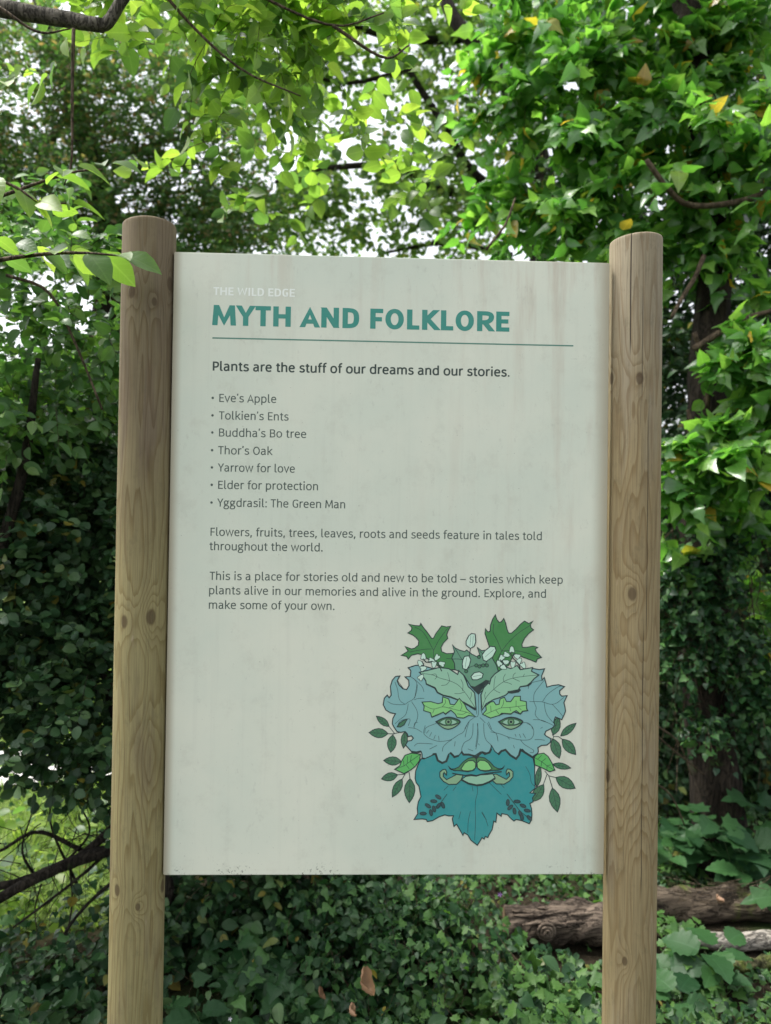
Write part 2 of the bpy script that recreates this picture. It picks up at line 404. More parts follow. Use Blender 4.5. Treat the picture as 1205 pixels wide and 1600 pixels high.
# ================================================================== the sign
PW, PH, PT = 0.841, 1.183, 0.012
PZ = CAM.z - 0.079
SIGN = thing('information_sign', 'large cream information board on myth and folklore held between two round timber posts', 'sign', (0, 0, 0))
def wood(name, base, light, grey, dark, s0, knots, big, cracks, weather):
    """contour-line grain over a height field of angle*radius (s) and height (z); knots: (s, z, radius, depth)"""
    k = N(name)
    tc = k.n('ShaderNodeTexCoord'); sp = k.n('ShaderNodeSeparateXYZ'); k.t.links.new(tc.outputs['Object'], sp.inputs[0])
    ang = k.math('ARCTAN2', sp.outputs['X'], k.math('MULTIPLY', sp.outputs['Y'], -1.0))
    s = k.math('MULTIPLY', ang, 0.05); z = sp.outputs['Z']
    cv = k.n('ShaderNodeCombineXYZ', {0: s, 1: 0.0, 2: k.math('MULTIPLY', z, 0.075)})
    wob = k.noise(cv.outputs[0], 22, 2, 0.45)
    cv2 = k.n('ShaderNodeCombineXYZ', {0: s, 1: 3.0, 2: k.math('MULTIPLY', z, 0.25)})
    wob2 = k.noise(cv2.outputs[0], 60, 2, 0.5)
    H = k.math('ADD', k.math('MULTIPLY', wob, 2.0), k.math('MULTIPLY', wob2, 0.10))
    H = k.math('ADD', H, k.math('MULTIPLY', k.math('POWER', k.math('ABSOLUTE', k.math('SUBTRACT', s, s0)), 1.0), 14.0))
    kmask = None
    for (ks, kz, kr, dep) in knots + big:
        ds = k.math('SUBTRACT', s, ks); dz = k.math('SUBTRACT', z, kz)
        el = 2.6 if (ks, kz, kr, dep) in big else 1.7
        d2 = k.math('ADD', k.math('POWER', k.math('DIVIDE', k.math('ABSOLUTE', ds), kr), 2.0), k.math('POWER', k.math('DIVIDE', k.math('ABSOLUTE', dz), kr * el), 2.0))
        g = k.math('POWER', 2.718, k.math('MULTIPLY', d2, -0.16))
        H = k.math('ADD', H, k.math('MULTIPLY', g, dep))
        if (ks, kz, kr, dep) in knots:
            d2n = k.math('ADD', d2, k.math('MULTIPLY', wob2, 0.3))
            kk = k.math('SUBTRACT', 1.0, k.sstep(d2n, 0.5, 1.15))
            kmask = kk if kmask is None else k.math('MAXIMUM', kmask, kk)
    fr = k.math('FRACT', k.math('MULTIPLY', H, 4.2))
    ring = k.ramp(fr, [(0, G(0.05)), (0.55, G(0.22)), (0.86, G(0.95)), (0.93, G(1)), (1.0, G(0.05))])
    fine_v = k.n('ShaderNodeCombineXYZ', {0: s, 1: sp.outputs['Y'], 2: k.math('MULTIPLY', z, 0.02)})
    fine = k.noise(fine_v.outputs[0], 420, 3, 0.6)
    blot = k.noise(k.vec(tc.outputs['Object'], (3, 3, 1)), 3.0, 4, 0.6)
    fresh = k.mix(blot, base, light)
    top = k.sstep(z, weather[0], weather[1])
    wmask = k.math('MULTIPLY', k.math('ADD', top, k.sstep(k.noise(k.vec(tc.outputs['Object'], (9, 9, 1.2)), 2.2, 4, 0.6), 0.5, 0.68)), 0.5)
    wmask = k.math('MINIMUM', k.math('ADD', k.math('MULTIPLY', top, 0.35), wmask), 1.0)
    col = k.mix(wmask, fresh, grey)
    col = k.mix(k.math('MULTIPLY', k.math('MULTIPLY', ring, k.math('ADD', 0.30, blot)), 0.62), col, k.mix(1.0, col, dark, 'MULTIPLY'))
    col = k.mix(k.math('MULTIPLY', k.sstep(fine, 0.38, 0.66), 0.5), col, k.mix(1.0, col, G(0.6), 'MULTIPLY'))
    col = k.mix(k.math('MULTIPLY', kmask, 0.7), col, (0.065, 0.04, 0.022, 1))
    fib = k.noise(k.n('ShaderNodeCombineXYZ', {0: s, 1: 2.0, 2: k.math('MULTIPLY', z, 0.012)}).outputs[0], 900, 2, 0.5)
    col = k.mix(k.math('MULTIPLY', k.sstep(fib, 0.60, 0.70), 0.45), col, (0.07, 0.055, 0.04, 1))
    dirt = k.noise(k.vec(tc.outputs['Object'], (1, 1, .5)), 55, 6, 0.75)
    col = k.mix(k.math('MULTIPLY', k.sstep(dirt, 0.5, 0.75), 0.35), col, (0.10, 0.085, 0.05, 1))
    big_ = k.noise(k.vec(tc.outputs['Object'], (5, 5, 1)), 2.0, 5, 0.7)
    col = k.mix(k.math('MULTIPLY', k.sstep(big_, 0.45, 0.7), 0.35), col, k.mix(1.0, col, (0.62, 0.55, 0.5, 1), 'MULTIPLY'))
    # pale scuffs
    sc = k.noise(k.n('ShaderNodeCombineXYZ', {0: s, 1: 7.0, 2: k.math('MULTIPLY', z, 0.2)}).outputs[0], 90, 2)
    col = k.mix(k.math('MULTIPLY', k.sstep(sc, 0.70, 0.78), 0.35), col, (0.42, 0.34, 0.24, 1))
    # algae at the foot
    al = k.math('MULTIPLY', k.math('SUBTRACT', 1.0, k.sstep(z, 0.5, 1.1)), k.sstep(k.noise(k.vec(tc.outputs['Object'], (6, 6, 1)), 4, 3), 0.4, 0.7))
    col = k.mix(k.math('MULTIPLY', al, 0.3), col, (0.11, 0.12, 0.04, 1))
    hgt = k.math('ADD', k.math('MULTIPLY', k.math('ADD', fine, fib), 0.6), k.math('MULTIPLY', ring, -0.4))
    for (cs, z0, z1, w) in cracks:
        wv = k.math('ADD', k.math('SUBTRACT', s, cs), k.math('MULTIPLY', k.math('SUBTRACT', k.noise(k.vec(tc.outputs['Object'], (0, 0, 1)), 6 + cs * 40, 3), 0.5), 0.006))
        line = k.math('SUBTRACT', 1.0, k.sstep(k.math('ABSOLUTE', wv), w * 0.4, w))
        line = k.math('MULTIPLY', line, k.math('MULTIPLY', k.sstep(z, z0, z0 + 0.05), k.math('SUBTRACT', 1.0, k.sstep(z, z1 - 0.08, z1))))
        col = k.mix(line, col, (0.03, 0.022, 0.016, 1)); hgt = k.math('SUBTRACT', hgt, k.math('MULTIPLY', line, 2.0))
    k.bsdf(col, 0.8, 0.25, hgt, 0.35, 0.0015)
    return k.m
def post(pt, pb, rpx, Yc, name_, mat_args, seed, tilt):
    """pt/pb: (px,py) of the post axis at its top and where it leaves the frame"""
    A = at(pt[0], pt[1], Yc); B = at(pb[0], pb[1], Yc)
    axis = (A - B).normalized(); Bg = B - axis * ((B.z + 0.15) / axis.z)
    R = 0.0505; Hh = (A - Bg).length
    rng = np.random.default_rng(seed); V = []; F = []; seg = 40
    zs = [0] + list(np.linspace(0.05, Hh - 0.008, 46)) + [Hh - 0.0035, Hh - 0.001, Hh]
    for i, z in enumerate(zs):
        if i >= len(zs) - 3: rr = R - (0.0003, 0.0010, 0.0030)[i - len(zs) + 3]
        else: rr = R * (1 + 0.006 * math.sin(z * 3 + seed) + 0.002 * math.sin(z * 19))
        for j in range(seg):
            th = 2 * math.pi * j / seg
            q = rr * (1 + 0.004 * math.sin(3 * th + z * 2 + seed))
            V.append((q * math.sin(th), -q * math.cos(th), z + (tilt[0] * math.sin(th) - tilt[1] * math.cos(th)) * (z / Hh) ** 30 * R))
    for i in range(len(zs) - 1):
        for j in range(seg):
            j2 = (j + 1) % seg; F.append((i * seg + j, i * seg + j2, (i + 1) * seg + j2, (i + 1) * seg + j))
    F.append(tuple((len(zs) - 1) * seg + j for j in range(seg))); F.append(tuple(range(seg - 1, -1, -1)))
    # heights of photo pixels along this post, for knots
    def S_(px, py):
        p = at(px, py, Yc - R); zc = (p - Bg).dot(axis); c = Bg + axis * zc
        sx = max(-0.98, min(0.98, (p.x - c.x) / R)); return 0.05 * math.asin(sx), zc
    args = mat_args(S_, Hh)
    m = wood(*args)
    o = mesh_obj('post', V, F, m, SIGN, True)
    o.location = Bg; o.rotation_euler = axis.to_track_quat('Z', 'Y').to_euler()
    # keep the seam at the back: undo any spin about the axis
    o.rotation_mode = 'QUATERNION'; o.rotation_quaternion = Vector((0, 0, 1)).rotation_difference(axis)
    return o
def left_args(S_, Hh):
    kn = [(205, 455, 0.0085, .5), (260, 436, 0.010, .5), (240, 470, 0.006, .3), (234, 965, 0.0105, .9), (193, 972, 0.009, .5), (181, 1394, 0.008, .5), (215, 1418, 0.005, .9), (250, 1400, 0.009, .5)]
    bg_ = [(228, 1185, 0.013, .8), (215, 1300, 0.02, .3), (235, 720, 0.012, .3)]
    f = lambda L: [(*S_(a, b), r, d) for a, b, r, d in L]
    z0 = S_(230, 1000)[1]; z1 = S_(230, 560)[1]
    return ('weathered_pine_left', (0.26, 0.225, 0.105, 1), (0.35, 0.305, 0.15, 1), (0.19, 0.15, 0.095, 1), (0.50, 0.38, 0.24, 1), 0.004, f(kn), f(bg_), [(S_(262, 900)[0], S_(0, 1300)[1], S_(0, 700)[1], 0.0006)], (z0, z1))
def right_args(S_, Hh):
    kn = [(965, 585, 0.0085, .5), (1000, 591, 0.0085, .5), (989, 928, 0.0095, .8), (953, 1222, 0.010, .5), (978, 1505, 0.006, .6)]
    bg_ = [(993, 1175, 0.024, 1.6), (990, 700, 0.018, .5), (1005, 1460, 0.012, .5)]
    f = lambda L: [(*S_(a, b), r, d) for a, b, r, d in L]
    z0 = S_(990, 800)[1]; z1 = S_(990, 420)[1]
    cr = [(S_(988, 430)[0], S_(0, 545)[1], Hh + 0.2, 0.0014), (S_(1004, 540)[0], S_(0, 620)[1], S_(0, 400)[1], 0.0007), (S_(1012, 800)[0], S_(0, 1000)[1], S_(0, 600)[1], 0.0009), (S_(1003, 1250)[0], S_(0, 1420)[1], S_(0, 940)[1], 0.0009)]
    return ('weathered_pine_right', (0.275, 0.215, 0.11, 1), (0.36, 0.29, 0.16, 1), (0.32, 0.275, 0.19, 1), (0.55, 0.42, 0.30, 1), 0.002, f(kn), f(bg_), cr, (z0, z1))
post((234, 354), (211.5, 1600), 42, 0.018, 'post', left_args, 3, (0.04, -0.05))
post((994, 377), (982, 1600), 40, 0.018, 'post', right_args, 9, (0.05, -0.02))

k = N('weathered_panel'); tc = k.n('ShaderNodeTexCoord'); o = tc.outputs['Object']
sp = k.n('ShaderNodeSeparateXYZ'); k.t.links.new(o, sp.inputs[0])
streak = k.noise(k.vec(o, (1, 1, 0.10)), 26, 5, 0.65)
streak2 = k.noise(k.vec(o, (1, 1, 0.03)), 90, 3, 0.6)
cloud = k.noise(o, 2.3, 5, 0.6)
col = k.mix(k.sstep(cloud, 0.35, 0.7), (0.635, 0.69, 0.58, 1), (0.73, 0.75, 0.625, 1))
topr = k.math('ADD', k.sstep(sp.outputs['X'], -0.1, 0.42), k.sstep(sp.outputs['Z'], 0.35, 0.6))
col = k.mix(k.math('MULTIPLY', k.math('MULTIPLY', k.sstep(streak, 0.48, 0.72), topr), 0.38), col, (0.53, 0.46, 0.36, 1))
gr = k.noise(o, 14, 7, 0.75)
col = k.mix(k.math('MULTIPLY', k.sstep(gr, 0.5, 0.72), 0.22), col, (0.42, 0.41, 0.33, 1))
gr2 = k.noise(k.vec(o, (1, 1, 0.5)), 70, 5, 0.75)
col = k.mix(k.math('MULTIPLY', k.sstep(gr2, 0.58, 0.75), 0.25), col, (0.36, 0.36, 0.30, 1))
edge = k.math('MAXIMUM', k.sstep(sp.outputs['X'], 0.385, 0.419), k.sstep(k.math('MULTIPLY', sp.outputs['X'], -1.0), 0.40, 0.4195))
col = k.mix(k.math('MULTIPLY', edge, 0.8), col, (0.36, 0.31, 0.21, 1))
col = k.mix(k.math('MULTIPLY', k.sstep(streak2, 0.5, 0.8), 0.10), col, (0.40, 0.40, 0.34, 1))
sz = k.math('MULTIPLY', k.sstep(k.math('MULTIPLY', sp.outputs['Z'], -1.0), 0.560, 0.590), k.sstep(k.noise(k.vec(o, (1, 1, 1)), 11, 2), 0.50, 0.62))
mold = k.math('MULTIPLY', sz, k.sstep(k.noise(o, 150, 3, 0.7), 0.56, 0.64))
speck = k.math('MULTIPLY', k.sstep(k.noise(o, 210, 2, 0.5), 0.74, 0.78), 0.35)
col = k.mix(k.math('MINIMUM', k.math('ADD', k.math('MULTIPLY', mold, 0.8), speck), 1.0), col, (0.10, 0.10, 0.075, 1))
k.bsdf(col, 0.55, 0.4, streak2, 0.06, 0.001)
bm = bmesh.new(); bmesh.ops.create_cube(bm, size=1.0)
for v in bm.verts: v.co = Vector((v.co.x * PW, v.co.y * PT, v.co.z * PH))
bmesh.ops.bevel(bm, geom=bm.edges[:], offset=0.0015, segments=2, affect='EDGES')
me = bpy.data.meshes.new('panel'); bm.to_mesh(me); bm.free(); me.materials.append(k.m)
PANEL = link(bpy.data.objects.new('panel', me), SIGN); PANEL.location = (0, PT / 2, PZ)
FRONT = -PT / 2

def print_mat(name, c):
    k = N(name)
    fade = k.noise(k.obj(), 60, 3, 0.6)
    k.bsdf(k.mix(k.math('MULTIPLY', fade, 0.14), c, (0.45, 0.5, 0.42, 1)), 0.55, 0.35)
    return k.m
def pan(px, py):
    """photo pixel on the board -> board coordinates"""
    p = at(px, py, 0.0); return p.x, p.z - PZ

# ---- lettering: pen strokes, in units of 1/1000 em
def bez(p0, p1, p2, p3, n=8):
    return [tuple((1 - t) ** 3 * a + 3 * (1 - t) ** 2 * t * b + 3 * (1 - t) * t * t * c + t ** 3 * d for a, b, c, d in zip(p0, p1, p2, p3)) for t in [i / n for i in range(n + 1)]]
def PTH(s):
    """M/L/C path string -> point list"""
    t = s.split(); i = 0; out = []
    while i < len(t):
        c = t[i]; i += 1
        if c in 'ML':
            while i < len(t) and t[i] not in 'MLC': out.append((float(t[i]), float(t[i + 1]))); i += 2
        else:
            while i < len(t) and t[i] not in 'MLC':
                q = [float(x) for x in t[i:i + 6]]; i += 6
                out += bez(out[-1], q[0:2], q[2:4], q[4:6])[1:]
    return out
def oval(cx, cy, rx, ry, a0=0, a1=360, n=28, e=2.25):
    o = []
    for i in range(n + 1):
        a = rad(a0 + (a1 - a0) * i / n); c, s = math.cos(a), math.sin(a)
        o.append((cx + rx * math.copysign(abs(c) ** (2 / e), c), cy + ry * math.copysign(abs(s) ** (2 / e), s)))
    return o
BOWL = 'M 119 400 C 160 462 220 494 292 494 C 425 494 490 410 490 263 C 490 115 417 32 297 32 C 225 32 160 62 119 125'
def glyphs(w, bold=False):
    h = w / 2; t = w * (0.86 if not bold else 0.80); q = t / 2; K = 689; g = {}
    P = PTH
    A_ = [P('M 119 735 L 119 0')]
    g['a'] = (544, [P('M 90 452 C 140 480 190 494 245 494 C 355 494 405 445 405 350 L 405 110 C 405 62 425 42 472 36'), P('M 405 295 L 300 295 C 165 295 95 245 95 155 C 95 75 140 32 220 32 C 300 32 365 75 405 145')])
    g['b'] = (587, A_ + [P(BOWL)])
    g['c'] = (474, [P('M 442 435 C 405 472 365 494 310 494 C 175 494 98 400 98 260 C 98 120 175 33 305 33 C 360 33 405 52 447 88')])
    g['d'] = (587, [[(587 - x, y) for x, y in p] for p in g['b'][1]])
    g['e'] = (550, [P('M 95 280 L 470 280'), P('M 455 270 C 462 415 400 494 285 494 C 160 494 95 405 95 265 C 95 115 165 32 300 32 C 365 32 415 50 464 88')])
    g['f'] = (340, [P('M 350 708 C 315 718 300 718 275 712 C 205 700 158 680 158 590 L 158 0'), P('M 35 492 L 318 492')])
    g['g'] = (553, [oval(245, 350, 150, 146, n=20), P('M 355 455 C 400 478 450 490 512 497'), P('M 185 222 C 110 190 112 140 140 118 C 165 95 220 92 300 92 C 410 92 462 50 462 -22 C 462 -125 380 -178 262 -178 C 130 -178 64 -140 64 -70 C 64 -10 110 35 178 70')])
    g['h'] = (577, A_ + [P('M 119 390 C 170 460 230 492 310 492 C 410 492 458 440 458 350 L 458 0')])
    g['i'] = (273, [P('M 137 527 L 137 0')], [(137, 690, 58)])
    g['k'] = (528, A_ + [P('M 462 527 L 235 285 L 119 285'), P('M 205 290 L 235 290 L 487 0')])
    g['l'] = (302, [P('M 119 735 L 119 110 C 119 60 145 35 195 35 C 215 35 235 40 255 48')])
    g['m'] = (868, [P('M 119 527 L 119 0'), P('M 119 400 C 165 462 215 492 285 492 C 385 492 434 440 434 355 L 434 0'), P('M 434 400 C 475 462 525 492 600 492 C 700 492 749 440 749 355 L 749 0')])
    g['n'] = (577, [P('M 119 527 L 119 0'), g['h'][1][1]])
    g['o'] = (588, [oval(294, 263, 201, 232)])
    g['p'] = (587, [P('M 119 527 L 119 -198'), P(BOWL)])
    g['r'] = (384, [P('M 119 527 L 119 0'), P('M 119 340 C 150 440 205 500 300 497 C 330 495 350 490 368 484')])
    g['s'] = (478, [P('M 408 448 C 355 482 310 495 255 495 C 165 495 115 450 115 390 C 115 325 160 300 250 275 C 350 248 400 220 400 145 C 400 75 340 32 240 32 C 170 32 110 55 60 92')])
    g['t'] = (357, [P('M 160 645 L 160 130 C 160 62 190 33 245 33 C 278 33 305 42 330 60'), P('M 30 492 L 315 492')])
    g['u'] = (573, [P('M 112 527 L 112 165 C 112 75 160 33 250 33 C 335 33 405 75 454 140'), P('M 454 527 L 454 0')])
    g['v'] = (503, [P('M 48 527 L 251 25 L 455 527')])
    g['w'] = (749, [P('M 55 527 L 212 25 L 374 500 L 537 25 L 694 527')])
    g['x'] = (500, [P('M 55 527 L 445 0'), P('M 445 527 L 55 0')])
    g['y'] = (501, [P('M 48 527 L 252 20'), P('M 455 527 L 262 -10 C 225 -120 180 -180 70 -196')])
    cx = lambda a: a
    B = 85 if not bold else 62
    s = B + h
    wd = (lambda r, b: b if bold else r)
    D = wd(649, 690)
    g['A'] = (wd(582, 655), [[(wd(45, 70), 0), (wd(291, 327), K - wd(30, 100)), (wd(537, 585), 0)], [(wd(120, 140), 195), (wd(460, 515), 195)]])
    g['B'] = (602, [[(s, K), (s, 0)], P(f'M {s} {K-q} L 300 {K-q} C 420 {K-q} 480 610 480 520 C 480 425 420 365 310 365 L {s} 365'), P(f'M 310 365 C 440 365 515 300 515 195 C 515 90 440 {q} 300 {q} L {s} {q}')])
    r_ = D - 55 - h
    g['D'] = (D, [[(s, K), (s, 0)], P(f'M {s} {K-q} L 240 {K-q} C 440 {K-q} {r_} 580 {r_} 345 C {r_} 110 440 {q} 240 {q} L {s} {q}')])
    W_ = wd(537, 570)
    g['E'] = (W_, [[(s, K), (s, 0)], [(s, K - q), (W_ - 48, K - q)], [(s, 352), (W_ - 82, 352)], [(s, q), (W_ - 45, q)]])
    W_ = wd(509, 535)
    g['F'] = (W_, [[(s, K), (s, 0)], [(s, K - q), (W_ - 30, K - q)], [(s, 330), (W_ - 70, 330)]])
    g['G'] = (wd(613, 650), [P(f'M 545 585 C 490 635 440 {K-q+4} 365 {K-q+4} C 190 {K-q+4} {60+h} 560 {60+h} 345 C {60+h} 130 180 {q-4} 355 {q-4} C 430 {q-4} 490 50 {560-h} 85 L {560-h} 310'), [(375, 318), (560, 318)]])
    W_ = wd(674, 725); g['H'] = (W_, [[(s, K), (s, 0)], [(W_ - s, K), (W_ - s, 0)], [(s, 352), (W_ - s, 352)]])
    W_ = wd(294, 310); g['I'] = (W_, [[(W_ / 2, K), (W_ / 2, 0)]])
    g['K'] = (wd(595, 655), [[(s, K), (s, 0)], [(wd(520, 560), K + 0), (s + h * 0.6, 345)], [(s + h, 375), (wd(555, 600), 0)]])
    W_ = wd(488, 520); g['L'] = (W_, [[(s, K), (s, 0)], [(s, q), (W_ - 30, q)]])
    W_ = wd(777, 850)
    g['M'] = (W_, [[(90 if not bold else 110, 0), (135 if not bold else 158, K)], [(wd(150, 175), K - wd(30, 60)), (W_ / 2, wd(120, 110)), (W_ - wd(150, 175), K - wd(30, 60))], [(W_ - (90 if not bold else 110), 0), (W_ - (135 if not bold else 158), K)]])
    W_ = wd(683, 730); g['N'] = (W_, [[(s, K), (s, 0)], [(W_ - s, K), (W_ - s, 0)], [(s, K - 20), (W_ - s, 20)]])
    W_ = wd(686, 735); g['O'] = (W_, [oval(W_ / 2, K / 2, W_ / 2 - 50 - h, K / 2 + 8 - q, n=36, e=2.05)])
    g['P'] = (572, [[(s, K), (s, 0)], P(f'M {s} {K-q} L 290 {K-q} C 430 {K-q} 495 600 495 478 C 495 350 425 275 290 275 L {s} 275')])
    W_ = wd(597, 665)
    g['R'] = (W_, [[(s, K), (s, 0)], P(f'M {s} {K-q} L 290 {K-q} C 425 {K-q} {W_-105} 610 {W_-105} 490 C {W_-105} 365 425 305 290 305 L {s} 305'), [(wd(320, 330), 300), (W_ - wd(55, 85), 0)]])
    W_ = wd(518, 570); g['T'] = (W_, [[(W_ / 2, K), (W_ / 2, 0)], [(22, K - q), (W_ - 22, K - q)]])
    W_ = wd(865, 935); g['W'] = (W_, [[(60 + h * .4, K), (W_ * .27, q), (W_ / 2, K - 40), (W_ * .73, q), (W_ - 60 - h * .4, K)]])
    W_ = wd(544, 615); g['Y'] = (W_, [[(30 + h * .4, K), (W_ / 2, 300), (W_ - 30 - h * .4, K)], [(W_ / 2, 320), (W_ / 2, 0)]])
    g["'"] = (205, [[(120, 735), (88, 560)]])
    g['.'] = (255, [], [(128, 50, 60)]); g[':'] = (255, [], [(128, 50, 58), (128, 440, 58)])
    g[','] = (255, [[(140, 75), (85, -115)]], [(128, 50, 58)])
    g['-'] = (500, [[(0, 270), (500, 270)]])
    g[' '] = (265, [])
    return g
LAY = [0]
def stroke_quads(V, F, pts, w, contrast, z, closed=False, cuts=(), top=None):
    """constant pen drawn along pts, mitred"""
    p = [Vector(a) for a in pts]
    q = [p[0]]
    for a in p[1:]:
        if (a - q[-1]).length > 1e-7: q.append(a)
    p = q; n = len(p)
    if n < 2: return
    closed = closed or ((p[0] - p[-1]).length < 1e-6 and n > 4)
    i0 = len(V)
    for i in range(n):
        if closed and i in (0, n - 1): d0 = (p[-1] - p[-2]).normalized(); d1 = (p[1] - p[0]).normalized()
        else:
            d0 = (p[i] - p[i - 1]).normalized() if i else None; d1 = (p[i + 1] - p[i]).normalized() if i < n - 1 else None
            d0 = d0 or d1; d1 = d1 or d0
        d = (d0 + d1)
        if d.length < 1e-6: d = d1
        d.normalize(); nn = Vector((-d.y, d.x))
        k_ = max(0.45, abs(nn.dot(Vector((-d1.y, d1.x)))))
        wd = w * 0.5 * math.hypot(nn.x, nn.y * contrast) / k_
        for sg in (1, -1):
            x_, y_ = p[i].x + sg * nn.x * wd, p[i].y + sg * nn.y * wd
            if i in (0, n - 1) and not closed and abs(d.y) > 0.35:
                for cy_ in cuts:                       # pen ends are cut level at base line, x-height and cap height
                    if abs(p[i].y - cy_) < w * 0.12: x_ += d.x * (cy_ - y_) / d.y; y_ = cy_; break
            if top is not None: y_ = min(max(y_, top[0]), top[1])
            V.append((x_, z, y_))
    for i in range(n - 1):
        a = i0 + 2 * i; F.append((a, a + 2, a + 3, a + 1))
def disc(V, F, cx, cy, r, z, n=12, ry=None):
    i0 = len(V)
    for i in range(n): V.append((cx + r * math.cos(i * 6.2832 / n), z, cy + (ry or r) * math.sin(i * 6.2832 / n)))
    F.append(tuple(range(i0 + n - 1, i0 - 1, -1))[::-1])
def text_line(name, s, x0, y0, x1, cap_px, stem, mat, bold=False, label=None, bullet=None, parent=None):
    u0, v0 = pan(x0, y0); u1, _ = pan(x1, y0 + (x1 - x0) * 0.02)
    em = cap_px * (1.482 / FPX) / 0.689
    G_ = glyphs(stem, bold)
    adv = sum(G_[c][0] for c in s); lsb = {'E': 85, 'P': 85, 'B': 85, 'F': 85, 'M': 60, 'T': 22, 'Y': 30}.get(s[0], 80)
    sx = (u1 - u0) / ((adv - lsb - 45) / 1000)
    V = []; F = []; cur = -lsb / 1000 * sx; lay = 0
    for c in s:
        gl = G_[c]
        for st in gl[1]:
            z = FRONT - 0.00012 - 0.000006 * (lay % 5); lay += 1
            pts = [(u0 + cur + x / 1000 * sx, v0 + y / 1000 * em) for x, y in st]
            stroke_quads(V, F, pts, stem / 1000 * (sx + em) / 2, 0.86 if not bold else 0.8, z, False, (v0, v0 + .527 * em, v0 + .689 * em), (v0 - .012 * em, v0 + .70 * em) if c.isupper() else None)
        for (cx, cy, r) in (gl[2] if len(gl) > 2 else []):
            disc(V, F, u0 + cur + cx / 1000 * sx, v0 + cy / 1000 * em, r / 1000 * em * (1.0 if stem < 95 else 1.15), FRONT - 0.00012, 12)
        cur += gl[0] / 1000 * sx
    if bullet:
        bu, bv = pan(*bullet); disc(V, F, bu, bv, 0.0024, FRONT - 0.00012)
    return mesh_obj(name, V, F, mat, parent or PANEL, label=label)
INK_T = print_mat('teal_ink', lin(36, 124, 112, 1.3)); INK_D = print_mat('dark_ink', lin(30, 50, 47, 1.0)); INK_B = print_mat('grey_green_ink', lin(66, 80, 75, 1.0))
INK_W = print_mat('faded_white_ink', (0.88, 0.92, 0.85, 1))
text_line('heading_text', 'THE WILD EDGE', 333.5, 461, 460.8, 12.6, 150, INK_W, True, 'faded white line THE WILD EDGE')
text_line('title_text', 'MYTH AND FOLKLORE', 333.5, 508, 796, 31.6, 184, INK_T, True, 'bold teal title MYTH AND FOLKLORE')
V = []; F = []; stroke_quads(V, F, [pan(332, 528), (pan(896, 542)[0], pan(332, 528)[1])], 0.0026, 1, FRONT - 0.00012); mesh_obj('rule_line', V, F, print_mat('rule_ink', lin(72, 120, 106, 1.2)), PANEL)
text_line('intro_text', 'Plants are the stuff of our dreams and our stories.', 332.5, 579, 796.5, 14.2, 130, INK_D)
for s, x, y, x1 in [("Eve's Apple", 342.8, 628, 431.8), ("Tolkien's Ents", 342.3, 655.3, 450.8), ("Buddha's Bo tree", 342.3, 682, 478.6), ("Thor's Oak", 341, 709.7, 425.3), ('Yarrow for love', 341, 736.7, 460.8), ('Elder for protection', 341, 763.8, 497.4), ('Yggdrasil: The Green Man', 340, 791.5, 539.8)]:
    text_line('list_text', s, x, y, x1, 12.6, 98, INK_B, bullet=(332.5 + (628 - y) * 0.011, y - 6.3))
for s, x, y, x1 in [('Flowers, fruits, trees, leaves, roots and seeds feature in tales told', 329, 837.2, 847), ('throughout the world.', 328.3, 859.5, 504.5),
                    ('This is a place for stories old and new to be told - stories which keep', 327.6, 906, 879.5), ('plants alive in our memories and alive in the ground. Explore, and', 327, 928.5, 853.5), ('make some of your own.', 326.6, 951.2, 523)]:
    text_line('paragraph_text', s, x, y, x1, 12.6, 98, INK_B)

# ---- the leafy face, drawn flat on the board
def Z(r, x, y):
    ox, oy = {1: (560, 940), 2: (740, 940), 3: (560, 1130), 4: (740, 1130)}[r]
    return pan(ox + x / 6.025, oy + y / 6.025)
def num(s): a = [float(t) for t in s.replace(',', ' ').split()]; return list(zip(a[::2], a[1::2]))
def ZP(*segs): return [Z(r, x, y) for r, s in segs for x, y in num(s)]
ART = {}
LAYER = [0]
art_v, art_f, art_m, art_mats = [], [], [], []
def mat_i(m):
    if m not in art_mats: art_mats.append(m)
    return art_mats.index(m)
def zlay():
    LAYER[0] += 1; return FRONT - 0.00010 - 0.0000025 * LAYER[0]
OUT = print_mat('outline_ink', lin(12, 40, 48, 0.9)); PD = print_mat('shadow_ink', lin(20, 42, 44, 1.0))
def fill(pts, mat, outline=0.0011, omat=None):
    outline *= 1.35
    z = zlay(); i0 = len(art_v)
    art_v.extend([(u, z, v) for u, v in pts])
    for t in tessellate_polygon([[Vector((u, v, 0)) for u, v in pts]]): art_f.append(tuple(i0 + i for i in t)); art_m.append(mat_i(mat))
    if outline: line(pts + [pts[0]], outline, omat or OUT)
def line(pts, w=0.0007, mat=None):
    w *= 1.2
    n0 = len(art_f); stroke_quads(art_v, art_f, pts, w, 1.0, zlay()); art_m.extend([mat_i(mat or OUT)] * (len(art_f) - n0))
def sm(pts, n=4):
    P = smooth_path([(x, y, 0) for x, y in pts], n * (len(pts) - 1) + 1); return [(a[0], a[1]) for a in P]
def lens(r, x0, y0, x1, y1, w, mat, veins=True):
    dx, dy = x1 - x0, y1 - y0; L = math.hypot(dx, dy); nx_, ny_ = -dy / L, dx / L; a = []; b = []
    for t, q in ((0, 0), (.12, .45), (.3, .9), (.5, 1), (.7, .8), (.87, .4), (1, 0)):
        a.append((x0 + dx * t + nx_ * w * q, y0 + dy * t + ny_ * w * q)); b.append((x0 + dx * t - nx_ * w * q, y0 + dy * t - ny_ * w * q))
    fill([Z(r, *p) for p in a + b[::-1][1:-1]], mat, 0.0009)
    if veins:
        line([Z(r, x0, y0), Z(r, x1, y1)], 0.0006)
        for t in (.3, .5, .7):
            for s in (1, -1): line([Z(r, x0 + dx * t, y0 + dy * t), Z(r, x0 + dx * (t + .14) + nx_ * w * .7 * s, y0 + dy * (t + .14) + ny_ * w * .7 * s)], 0.0004)
